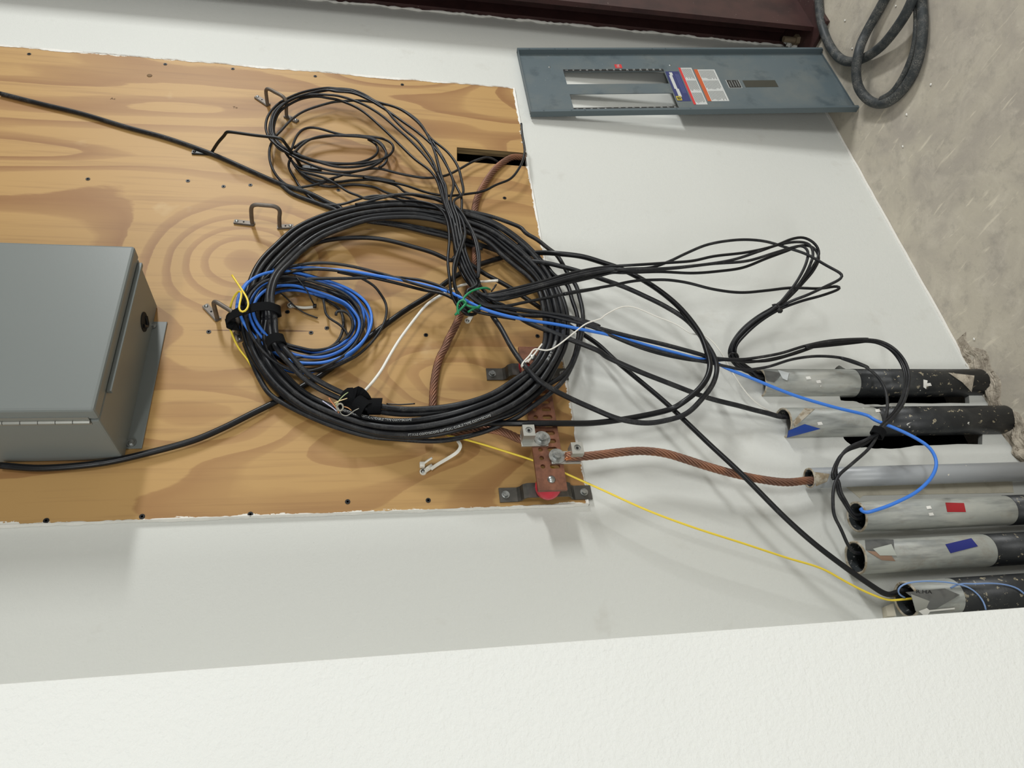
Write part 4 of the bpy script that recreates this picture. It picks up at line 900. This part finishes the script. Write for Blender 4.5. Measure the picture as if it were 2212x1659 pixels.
for cx, nm_ in ((bx0 + .020, 'a'), (bx1 - .025, 'b')):
    cz = (bz0 + bz1) / 2 - (0 if nm_ == 'a' else .0)
    hb_ = [];  by = -.026
    # insulator: waisted red cylinder
    prof = [(.0195, by), (.0222, by - .004), (.0232, by - .012), (.0222, by - .020), (.0192, by - .025), (.0180, by - .030), (.0178, -db + .0062)]
    n = 28; V = []; Fs = []
    for r, y in prof:
        for k in range(n): V.append((cx + r * math.cos(2 * math.pi * k / n), y, cz + r * math.sin(2 * math.pi * k / n)))
    for a in range(len(prof) - 1):
        for k in range(n): Fs.append((a * n + k, a * n + (k + 1) % n, (a + 1) * n + (k + 1) % n, (a + 1) * n + k))
    Fs += [tuple(range(n)), tuple(range((len(prof) - 1) * n, len(prof) * n))]
    obj('insulator', V, Fs, RED, gb, smooth=True)
    # hat-shaped bracket
    z = cz; w2 = .0135
    pts = [(z + .082, -.0075), (z + .050, -.0075), (z + .044, -.012), (z + .040, -.0205), (z + .034, -.0245), (z - .034, -.0245), (z - .040, -.0205), (z - .044, -.012), (z - .050, -.0075), (z - .082, -.0075)]
    if nm_ == 'a': pts = [(a - .004 if a < z else a, b) for a, b in pts]
    p = np.array([[cx, y, zz_] for zz_, y in pts]); mb = MB(); ribbon(mb, p, (1, 0, 0), 2 * w2, .003)
    mb.obj('bracket', BRKT, gb)
    for zz_ in (z + .071, z - .072):
        c = np.array([cx, -.009, zz_]); mb = MB(); mb.cyl(c, c + [0, -.0015, 0], .0072, n=18); mb.cyl(c + [0, -.0015, 0], c + [0, -.006, 0], .0055, .0052, 6); mb.obj('bolt', ZINC, gb)
    c = np.array([cx, -db, cz]); MB().dome(c, (0, -1, 0), .0072, .0042, 20).obj('screw', ZINC, gb, smooth=True)
def lug(px, px2, side, label):
    """clamp lug: block with a hex socket at px, tongue bolted to the bar at px2"""
    a = P(*px, db + .016); b = P(*px2, db + .004)
    lg = empty('cable_lug', tuple(b), label, 'cable lug', 'cable lugs on the grounding bar')
    X0 = a[0]; Z0 = a[2]
    ob = plate(rect(X0 - .0115, X0 + .0105, Z0 - .0105, Z0 + .0105), [circ(X0, Z0, .0062, 18)], -db - .028, -db - .004); ob.obj('clamp_block', ALU, lg)
    zmin, zmax = min(b[2], Z0) - .010, max(b[2], Z0) + .011
    MB().box((b[0] - .014, -db - .0045, zmin), (b[0] + .010, -db - .0005, zmax), bev=.0008).obj('tongue', ALU, lg)
    mb = MB(); c = np.array([X0, -db - .0262, Z0]); mb.cyl(c + [0, .015, 0], c, .0060, n=18); mb.cyl(c, c + [0, -.0006, 0], .0030, .0030, 6); mb.obj('set_screw', ZINC, lg)
    MB().cyl(c + [0, -.0006, 0], c + [0, -.0008, 0], .0026, n=6).obj('socket', DARKHOLE, lg)
    mb = MB(); c = np.array([b[0], -db - .0045, b[2]]); mb.cyl(c, c + [0, -.0016, 0], .0145, n=28); mb.cyl(c + [0, -.0016, 0], c + [0, -.008, 0], .0078, .0074, 6); mb.obj('bolt', ZINC, lg)
    return lg
lug((1140, 936), (1171, 948), 1, 'aluminium lug clamping the upper copper conductor onto the bar')
lug((1244, 974), (1203, 986), -1, 'aluminium lug clamping the conductor from the narrow pipe onto the copper bar')
mb = MB()
for k in range(16):
    a = P(1221 + rng.uniform(-2, 2), 978 + k * 1.1, .070 + rng.uniform(0, .01)); b = P(1236, 976 + k * .9, .078 + rng.uniform(-.003, .003))
    tube(mb, spline([a, (a + b) / 2 + rng.uniform(-.001, .001, 3), b], .003), .0008, 5)
tag(mb.obj('copper_strands', BARE, smooth=True), 'bright frayed copper strand ends between washer and lower lug', 'copper strands')

# ------------------------------------------------------------------ ties and straps
def strap(label, front, back, width, wd, name='velcro_strap', mat=VEL, thick=.0022, cat='cable strap', tail=None):
    f = [P(x, y, d / 100) for x, y, d in front]; b = [P(x, y, d / 100) for x, y, d in back]
    mb = MB(); ribbon(mb, spline(f + b, .004, closed=True, smooth=2), wd, width, thick)
    if tail: ribbon(mb, spline([P(x, y, d / 100) for x, y, d in tail], .004), wd if len(tail) < 3 else (0, -.2, 1), width, thick)
    o = mb.obj(name, mat, smooth=False); return tag(o, label, cat)
strap('wide black velcro strap tying both coils to the lower hanger', [(492, 688, 5.6), (510, 676, 7.4), (535, 668, 8.8), (560, 662, 9.4), (585, 662, 9.6), (600, 668, 8.6)], [(600, 676, 3), (570, 682, 1.4), (520, 692, 1.6), (492, 700, 3)], .019, (1, 0, .15))
strap('drooping black velcro tail below the wide strap', [(496, 692, 4.8), (502, 704, 4.8), (510, 712, 4.4)], [(510, 712, 3.6), (502, 706, 3.8), (496, 696, 3.6)], .016, (.35, 0, 1))
strap('black velcro wrap round the two inner turns beside the small coil', [(576, 746, 7.4), (582, 734, 8.9), (596, 728, 9.5), (609, 729, 9.2), (615, 735, 7.6)], [(607, 742, 6), (588, 750, 6)], .019, (1, 0, .35))
strap('large black velcro patch at the bottom of the big coil where the white cable starts', [(752, 886, 4.8), (752, 862, 6.4), (762, 850, 6.6), (778, 856, 6.4), (786, 866, 5.6)], [(784, 880, 3.0), (770, 894, 3.0)], .030, (.1, 0, 1))
strap('slanting black velcro flap crossing the bottom velcro patch', [(768, 893, 5.6), (774, 876, 7.2), (784, 864, 7.4), (794, 864, 6.4)], [(796, 872, 4), (782, 892, 4)], .024, (.7, 0, .8))
strap('square black velcro wrap right of the bottom patch on the big coil', [(808, 894, 5), (808, 880, 6.6), (810, 868, 6.6), (812, 862, 5.4)], [(812, 864, 3.0), (808, 890, 3.0)], .023, (0, 0, 1))
strap('small black velcro wrap on the cable loop hanging over the floor pipes', [(1884, 930, 10), (1888, 926, 11.4), (1902, 930, 11.6), (1910, 940, 10.4)], [(1908, 944, 9.4), (1890, 938, 9.2)], .017, (-.7, 0, .7))
def tie(label, ps, r, mat, name='cable_tie', cat='cable tie', extra=(), closed=False):
    mb = MB()
    for s in ps: tube(mb, spline(lift(trace(s), False), .003, closed=closed), r, 8)
    for (x, y, d, a) in extra: c = P(x, y, d / 100); mb.box(c - a, c + a, bev=a * .25)
    return tag(mb.obj(name, mat, smooth=True), label, cat)
tie('green insulated wire knotted round the bunch where the cables meet', [
    '4 640,425,9.4 580,402,10.8 500,410,11.2 400,440,11.2 310,500,11.2 262,570,11.2 290,630,11.2 360,665,11.2 440,678,11 490,680,10.4',
    '4 305,620,11.8 290,580,11.8 235,575,11.6 190,620,11.4 183,700,11.2 200,775,10.8', '4 150,785,10.6 200,730,11 250,680,11.8 300,625,11.9', '4 330,745,9.6 400,700,10.2 460,675,10.6 510,650,10.6'], .0022, GREEN, 'wire_tie', 'wire tie')
tie('black zip tie round the bundle where the wall loops come together', ['G 1340,620,12.6 1375,610,13.2 1400,650,13 1395,672,12', 'G 1395,645,12.8 1415,660,12.8'], .0016, TIEB, extra=[(1685, 671, 12.8, .004)])
tie('black zip tie just above the mouth of the upper pipe', ['G 1018,995,5 1040,975,6.4 1075,980,6.4 1090,1005,5'], .0016, TIEB)
tie('black zip tie tail sticking out right of the square velcro wrap', ['6 1300,510,5 1450,520,5.4 1640,508,5.8'], .0013, TIEB)
tie('black zip tie looped behind the copper conductor under the green knot', ['4 230,720,7 300,780,8 380,790,8 440,770,7 510,700,6', '4 660,450,3 700,400,3 730,350,3.4'], .0019, TIEB)
tie('upper black zip tie hanging inside the small coil', ['5 1020,100,5.6 1100,190,5.6 1200,330,4.4 1265,460,3 1300,520,1.6'], .0014, TIEB, extra=[(680, 661, 1.6, .0034)])
tie('lower black zip tie lying across the white mount inside the small coil', ['5 820,340,3.4 920,430,2.6 1020,530,1.8 1150,620,1.3 1340,695,1.2'], .0016, TIEB)
def mount(label, a, b, scr_, bend=(0, 0), w_=.0045, extra_tail=None, head=None):
    mb = MB(); A = P(*a, .0085); B = P(*b, .0085); mid = P((a[0] + b[0]) / 2 + bend[0], (a[1] + b[1]) / 2 + bend[1], .012)
    t = empty('tie_mount', tuple(P(*scr_, .006)), label, 'cable tie mount')
    ribbon(mb, spline([A, mid, B], .003), (0, .0, 1) if abs(a[0] - b[0]) < abs(a[1] - b[1]) else (1, 0, 0), w_ * 2, .0022); 
    c = P(*scr_, .006); mb.cyl(c, c + [0, -.003, 0], .0062, n=18)
    mb.obj('nylon_tie', WHT2, t)
    MB().dome(c + [0, -.003, 0], (0, -1, 0), .0042, .0026, 16).obj('screw', ZINC, t, smooth=True)
    if extra_tail:
        m2 = MB(); ribbon(m2, spline(lift(trace(extra_tail), False), .003), (.4, -.2, 1), .0058, .0016); m2.obj('tail', WHT2, t)
    if head:
        m3 = MB()
        for (x, y, d, a) in head: c = P(x, y, d / 100); m3.box(c - a, c + a, bev=a * .25)
        m3.obj('head', WHT2, t)
mount('white nylon tie mount under the green knot on the plywood', (1011, 693), (1018, 683), (1010, 694))
mount('white nylon tie mount inside the small blue coil', (628, 661), (682, 663), (628, 661), (0, 3), .0026)
mount('white nylon tie mount with a long curved tail below the big coil', (914, 1020), (934, 1006), (914, 1020), (0, 0), .004, '6 1830,1290,1.2 1900,1240,1.2 2050,1150,1.8 2150,1080,2.6 2185,1020,3 2170,975,3.2 2150,955,3.2')
tie('white nylon tie stub standing out beside the long-tailed mount', ['6 1745,1225,2 1790,1190,2.6 1845,1155,3'], .0021, WHT2, extra=[(912, 1004, 1.9, .0045)])

# frayed fibre ends at the bottom velcro
for lab, tr, r, col in (('orange bare strand sticking out left of the bottom velcro patch', '6 610,440,7 650,500,6.6 700,560,6.4 730,620,6.2', .0011, srgb(200, 128, 84)),
                        ('pale lilac strand sticking out left of the bottom velcro patch', '6 535,475,6.6 600,520,6.4 660,560,6.2 705,600,6.2', .0010, srgb(190, 190, 214)),
                        ('cream strand pointing right across the bottom velcro patch', '6 675,500,7.2 750,470,7.4 830,445,7.4', .0009, srgb(224, 200, 150)),
                        ('pale green strand arching over the bottom velcro patch', '6 690,530,7 740,460,7.4 800,400,7.4 840,375,7', .0009, srgb(176, 190, 140)),
                        ('tan strand lying low on the bottom velcro patch', '6 790,545,7.4 840,555,7.6 880,590,7.2', .0009, srgb(190, 140, 90)),
                        ('curled grey strand under the bottom velcro patch', '6 740,600,6.6 780,650,6.8 840,650,7 900,600,7.2 970,565,7.2', .0008, srgb(150, 148, 138)),
                        ('flat grey strand rolled into a small ring at the bottom velcro patch', '6 720,600,6.6 700,540,7.2 750,500,7.4 785,540,7.2 770,590,7 735,600,6.8 715,560,7.2', .0016, srgb(150, 146, 132))):
    cable(lab, tr, r, flat('strand', col, .4), cat='wire', name='wire', sides=6, step=.003)

# ------------------------------------------------------------------ electrical panel cover leaning on the wall
BLc = np.array([1.603, -.100, .0]); BRc = np.array([1.902, -.094, .0])
TLc = P(1148, 241, .022); TRc = P(1116, 103, .022)
U = (BRc - BLc); U = U + (TRc - TLc); U /= np.linalg.norm(U)
Vv = ((TLc + TRc) / 2 - (BLc + BRc) / 2); HT = np.linalg.norm(Vv); Vv /= HT
Nn = np.cross(U, Vv); Nn = Nn / np.linalg.norm(Nn)      # towards the viewer?
if Nn[1] > 0: Nn = -Nn
O_ = (BLc + BRc) / 2 - Nn * .015; HW = .1475      # the face plate lies behind its raised rims
def loc(x, y):
    r = ray(x, y); o = np.array([0, -CAM_D, CAM_H]); t = np.dot(O_ + Nn * .002 - o, Nn) / np.dot(r, Nn); q = o + r * t - O_
    return np.dot(q, U), np.dot(q, Vv)
def W3(u, v, n_): return O_ + U * u + Vv * v + Nn * n_
pc = empty('panel_cover', tuple(O_), 'blue-grey steel breaker panel cover leaning against the wall on the floor', 'panel cover')
def on_cover(mb, name, mat, parent=pc):
    V = np.array(mb.v); return obj(name, [W3(a, c, -b) for a, b, c in V], mb.f, mat, parent)
s1 = [loc(*q) for q in ((1214, 150), (1435, 151), (1440, 176), (1222, 178))]
s2 = [loc(*q) for q in ((1232, 199), (1456, 197), (1463, 226), (1240, 228))]
def axis(s): us = [a for a, b in s]; vs = [b for a, b in s]; return sum(sorted(us)[:2]) / 2, sum(sorted(us)[2:]) / 2, sum(sorted(vs)[:2]) / 2, sum(sorted(vs)[2:]) / 2
A1, A2 = axis(s1), axis(s2)
vb, vt = (A1[2] + A2[2]) / 2, (A1[3] + A2[3]) / 2
def notched(a0, a1, b0, b1, side):
    pts = []; n = 15; st = (b1 - b0) / n
    L = [(a0, b0)]; 
    for k in range(n):
        z = b0 + k * st
        if side > 0: L += [(a1, z), (a1, z + st * .86), (a1 + .0022, z + st * .88), (a1 + .0022, z + st * .98)]
        else: L += [(a1, z), (a1, z + st)]
    L = [(a0, b0)] + L[1:] + [(a0, b1)]
    return L
rightslot = rect(A1[0], A1[1], vb, vt); leftslot = rect(A2[0], A2[1], vb, vt)
on_cover(plate(rect(-HW + .009, HW - .009, .0, HT), [rightslot, leftslot], -.0016, .0), 'face_plate', PAN)
def flange(sgn):
    w0 = HW; prof = [(w0, -.001), (w0, .015), (w0 - .0085, .015), (w0 - .0100, .0)]
    th = .0014; V = []
    for v in (0, HT):
        for (a, b) in prof: V.append((sgn * a, -b, v))
        for (a, b) in prof[::-1]: V.append((sgn * (a - th * .9), -(b - th if b != -.001 else b), v))
    n = 8; Fs = [tuple((i, (i + 1) % n, (i + 1) % n + n, i + n)) for i in range(n)] + [tuple(range(n)), tuple(range(n, 2 * n))]
    mb = MB(); mb.add(V, Fs); return mb
on_cover(flange(1), 'side_flange', PANE); on_cover(flange(-1), 'side_flange', PANE)
on_cover(MB().box((-HW + .002, -.0145, HT - .003), (HW - .002, 0, HT - .001)), 'end_flange', PANE)
on_cover(MB().box((-HW + .002, -.006, .001), (HW - .002, 0, .003)), 'end_flange', PANE)
def linebox(u0, u1, v0, v1, mat, name, h=.0022, parent=pc): return on_cover(MB().box((u0, -h, v0), (u1, -.0003, v1)), name, mat, parent)
vs1 = (loc(1176, 130)[1] + loc(1203, 225)[1]) / 2; vs2 = (loc(1452, 130)[1] + loc(1498, 215)[1]) / 2
SEAM = flat('seam_dark', srgb(34, 40, 44), .6)  # dark line colour for the joints across the cover
linebox(-HW + .012, HW - .012, vs1, vs1 + .0022, SEAM, 'seam', .0006); linebox(-HW + .012, HW - .012, vs2, vs2 + .0022, SEAM, 'seam', .0006)
def text_on(parent, text, u, v, size, mat, h=.0030, name='number', rot=0):
    V, Fs = glyphs(text, size); c, s = math.cos(rot), math.sin(rot)
    obj(name, [W3(u + a * c - b * s, v + a * s + b * c, h) for a, b in V], Fs, mat, parent)
# number strips
for (u0, u1, first, nm2) in ((A1[1] + .001, A1[1] + .0105, 2, 'r'), (A2[0] - .0115, A2[0] - .001, 1, 'l')):
    st = on_cover(MB().box((u0, -.0024, vb), (u1, -.0004, vt)), 'number_strip', STICKB)
    st['label'] = 'black strip with white even numbers' if first == 2 else 'black strip with white odd numbers'
    for k in range(15):
        text_on(st, str(first + 2 * k), (u0 + u1) / 2, vt - (k + .5) * (vt - vb) / 15, .0085, STICKW)
    for k in range(1, 15):
        z = vt - k * (vt - vb) / 15; linebox(u0, u1, z - .0004, z + .0004, STICKG, 'divider', .0027, pc) if False else None
def label_box(c0, c1, c2, c3, mat, name, lab=None):
    q = [loc(*c) for c in (c0, c1, c2, c3)]; u0, u1, v0, v1 = axis(q)
    o = linebox(u0, u1, v0, v1, mat, name, .0021)
    if lab: o['label'] = lab
    return o, u0, u1, v0, v1
o, u0, u1, v0, v1 = label_box((1435, 152), (1462, 151), (1494, 214), (1464, 217), STICKN, 'navy_label', 'navy label with white lettering and a yellow square logo')
dv = (v1 - v0); du = u1 - u0
def sub(par, u0, u1, v0, v1, mat, name, h=.0027): return on_cover(MB().box((u0, -h, v0), (u1, -.0020, v1)), name, mat, par)
for fr, w0_, w1_ in ((.62, .04, .14), (.70, .14, .60), (.62, .60, .86)): sub(o, u1 - du * w1_, u1 - du * w0_, v0 + dv * (fr - .08), v0 + dv * (fr + .14), STICKW, 'lettering')
for k in range(3): sub(o, u0 + du * .25, u0 + du * .9, v0 + dv * (.12 + .1 * k), v0 + dv * (.15 + .1 * k), flat('faint_text', srgb(86, 94, 140), .5), 'fine_print')
lo = sub(o, u0 + du * .02, u0 + du * .16, v0 + dv * .62, v0 + dv * .98, STICKY, 'logo', .0028); lo['label'] = 'yellow logo with a black square outline'
sub(o, u0 + du * .055, u0 + du * .125, v0 + dv * .70, v0 + dv * .90, STICKB, 'logo_square', .0032); sub(o, u0 + du * .075, u0 + du * .105, v0 + dv * .76, v0 + dv * .84, STICKY, 'logo_centre', .0035)
def warn(c, barmat, name, lab, rows=3):
    o, u0, u1, v0, v1 = label_box(*c, STICKW, name, lab); du, dv = u1 - u0, v1 - v0
    sub(o, u0, u1, v1 - dv * .17, v1, barmat, 'header_bar')
    m_ = MB()
    for k in range(3):
        for r in range(11):
            a0 = u1 - du * (.03 + k * .33); a1 = a0 - du * rng.uniform(.22, .29); z = v1 - dv * (.23 + r * .066)
            m_.box((a1, -.0026, z - dv * .018), (a0, -.0021, z + dv * .010))
    on_cover(m_, 'fine_print', STICKG, o)
warn(((1462, 144), (1490, 144), (1530, 222), (1500, 224)), STICKR, 'warning_label', 'white label with a red header bar')
warn(((1494, 148), (1540, 148), (1577, 215), (1532, 217)), STICKO, 'warning_label', 'white label with an orange header bar')
o, u0, u1, v0, v1 = label_box((1566, 171), (1593, 171), (1604, 188), (1575, 188), STICKW, 'rating_label', 'small black label with a white border')
sub(o, u0 + .0012, u1 - .0012, v0 + .0016, v1 - .0016, STICKB, 'black_field')
for k in range(4): sub(o, u0 + .004, u1 - .004 - .004 * (k % 2), v0 + (v1 - v0) * (.18 + .2 * k), v0 + (v1 - v0) * (.24 + .2 * k), STICKG, 'fine_print', .0032)
label_box((1603, 173), (1673, 171), (1681, 186), (1611, 187), STICKD, 'blank_label', 'dark olive blank label')
o, u0, u1, v0, v1 = label_box((1325, 136), (1340, 135), (1342, 143), (1328, 144), STICKR, 'red_label', 'small red label with white characters')
text_on(o, 'FA', (u0 + u1) / 2, (v0 + v1) / 2, .013, STICKW)
for (x, y) in ((1185, 140), (1446, 138), (1222, 223)):
    u_, v_ = loc(x, y); mb = MB(); mb.dome((u_, -.0003, v_), (0, -1, 0), .0042, .0026, 14)
    if x != 1222: on_cover(mb, 'screw', ZINC)
for x in (1140, 1195, 1222, 1404, 1432):
    u_, v_ = loc(x, 110)
    mb = MB(); mb.cyl((HW - .005, -.015, v_), (HW - .005, -.0158, v_), .0022, n=10); on_cover(mb, 'rivet', PANE)
    mb = MB(); mb.cyl((-HW + .005, -.015, v_), (-HW + .005, -.0158, v_), .0022, n=10); on_cover(mb, 'rivet', PANE)

# ------------------------------------------------------------------ steel column in the corner
col = empty('steel_column', (2.1, -.05, 0), 'dark red primed steel column standing beside the white wall', 'steel column')
fy = -.115; fx = 1.975
MB().box((fx, fy, .012), (fx + .30, fy + .014, 3.0)).obj('front_flange', PRIMER, col)
MB().box((fx + .14, fy + .014, .012), (fx + .152, -.014, 3.0)).obj('web', PRIMER, col)
MB().box((2.062, -.014, .012), (2.40, -.001, 3.0)).obj('rear_flange', PRIMER, col)
MB().box((fx - .045, -.16, .0), (fx + .36, -.001, .012), bev=.002).obj('base_plate', PRIMER, col)
c = F(1712, 79, .02); c = np.array([2.02, -.045, .012]); mb = MB(); mb.cyl(c, c + [0, 0, .012], .017, n=6); mb.cyl(c, c + [0, 0, .05], .009, n=16); mb.obj('anchor_bolt', flat('rusty_bolt', srgb(134, 118, 96), .6, .4), col)
# ragged caulk between column and wall
mb = MB(); pts = [np.array([2.060 + rng.uniform(-.004, .003), -.002, z]) for z in np.arange(.03, 3.0, .03)]
p = spline(pts, .01, smooth=0); tube(mb, p, np.clip(.0035 + rng.uniform(-.002, .002, len(p)), .0008, .006), 6)
tag(mb.obj('trim_2', CAULK, smooth=True), 'ragged white caulk line beside the dark column', kind='structure')
mb = MB()
for k in range(26):
    c = np.array([rng.uniform(1.97, 2.06), -rng.uniform(.004, .03), rng.uniform(0, .05)]); r = rng.uniform(.004, .011)
    bm = bmesh.new(); bmesh.ops.create_icosphere(bm, subdivisions=1, radius=r)
    for v in bm.verts: v.co *= rng.uniform(.6, 1.2)
    mb.bm(bm, at=c * [1, 1, 0] + [0, 0, c[2] * .6])
tag(mb.obj('plaster_crumbs', CAULK), 'heap of white plaster crumbs at the foot of the column', 'plaster crumbs', kind='stuff')

# ------------------------------------------------------------------ heavy power cable on the floor
def floor_cable(label, s, r, mat, extra_h=()):
    ox, oy, k = TILE['D']; pts = []
    for tok in s.split():
        q = [float(a) for a in tok.split(',')]; pts.append(F(ox + q[0] / k, oy + q[1] / k, q[2] / 100))
    p = spline(pts, .01, smooth=3); o = tube(MB(), p, r, 16).obj('power_cable', mat, smooth=True); tag(o, label, 'power cable', 'heavy power cable loops on the floor')
floor_cable('heavy grey power cable loop bending beside the dark column foot', '1060,-160,1.3 1062,0,1.3 1075,150,1.3 1115,300,1.3 1180,430,1.4 1260,510,1.6 1350,528,1.7 1450,495,1.8 1590,400,2.2 1710,260,3.0 1820,90,3.4 1900,-100,3.4', .0125, BIG)
floor_cable('heavy grey power cable hoop reaching over the foot of the panel cover', '1680,-120,1.3 1610,20,1.3 1520,180,1.6 1440,330,2.4 1400,450,4.6 1378,600,4.6 1400,750,3.4 1480,850,1.8 1580,888,1.3 1680,860,1.3 1800,740,1.3 1880,600,1.3 1930,420,1.4 1950,220,1.4 1940,40,1.4 1930,-160,1.4', .0125, BIG)
floor_cable('heavy grey power cable edge running off the top of the picture', '1895,-160,1.3 1900,0,1.3 1908,120,1.3 1900,300,1.3 1880,430,1.3 1830,570,1.3 1770,690,1.3 1690,800,1.3 1600,850,1.3', .0100, BIG)

# crumbs on the floor
for k, (x, y) in enumerate(((1825, 44), (1841, 105), (1935, 13), (1998, 110), (2010, 182), (1958, 247), (1950, 316), (1907, 22), (2104, 732), (2086, 768))):
    c = F(x, y, .0014); bm = bmesh.new(); bmesh.ops.create_icosphere(bm, subdivisions=1, radius=.0028)
    for v in bm.verts: v.co = Vector((v.co.x * rng.uniform(.6, 1.9), v.co.y * rng.uniform(.6, 1.3), v.co.z * .5))
    mb = MB(); mb.bm(bm, at=c); tag(mb.obj('plaster_chip', PAINTW), 'small white plaster chip lying on the concrete floor', 'plaster chip', 'white plaster chips on the floor')
bpy.context.view_layer.update()
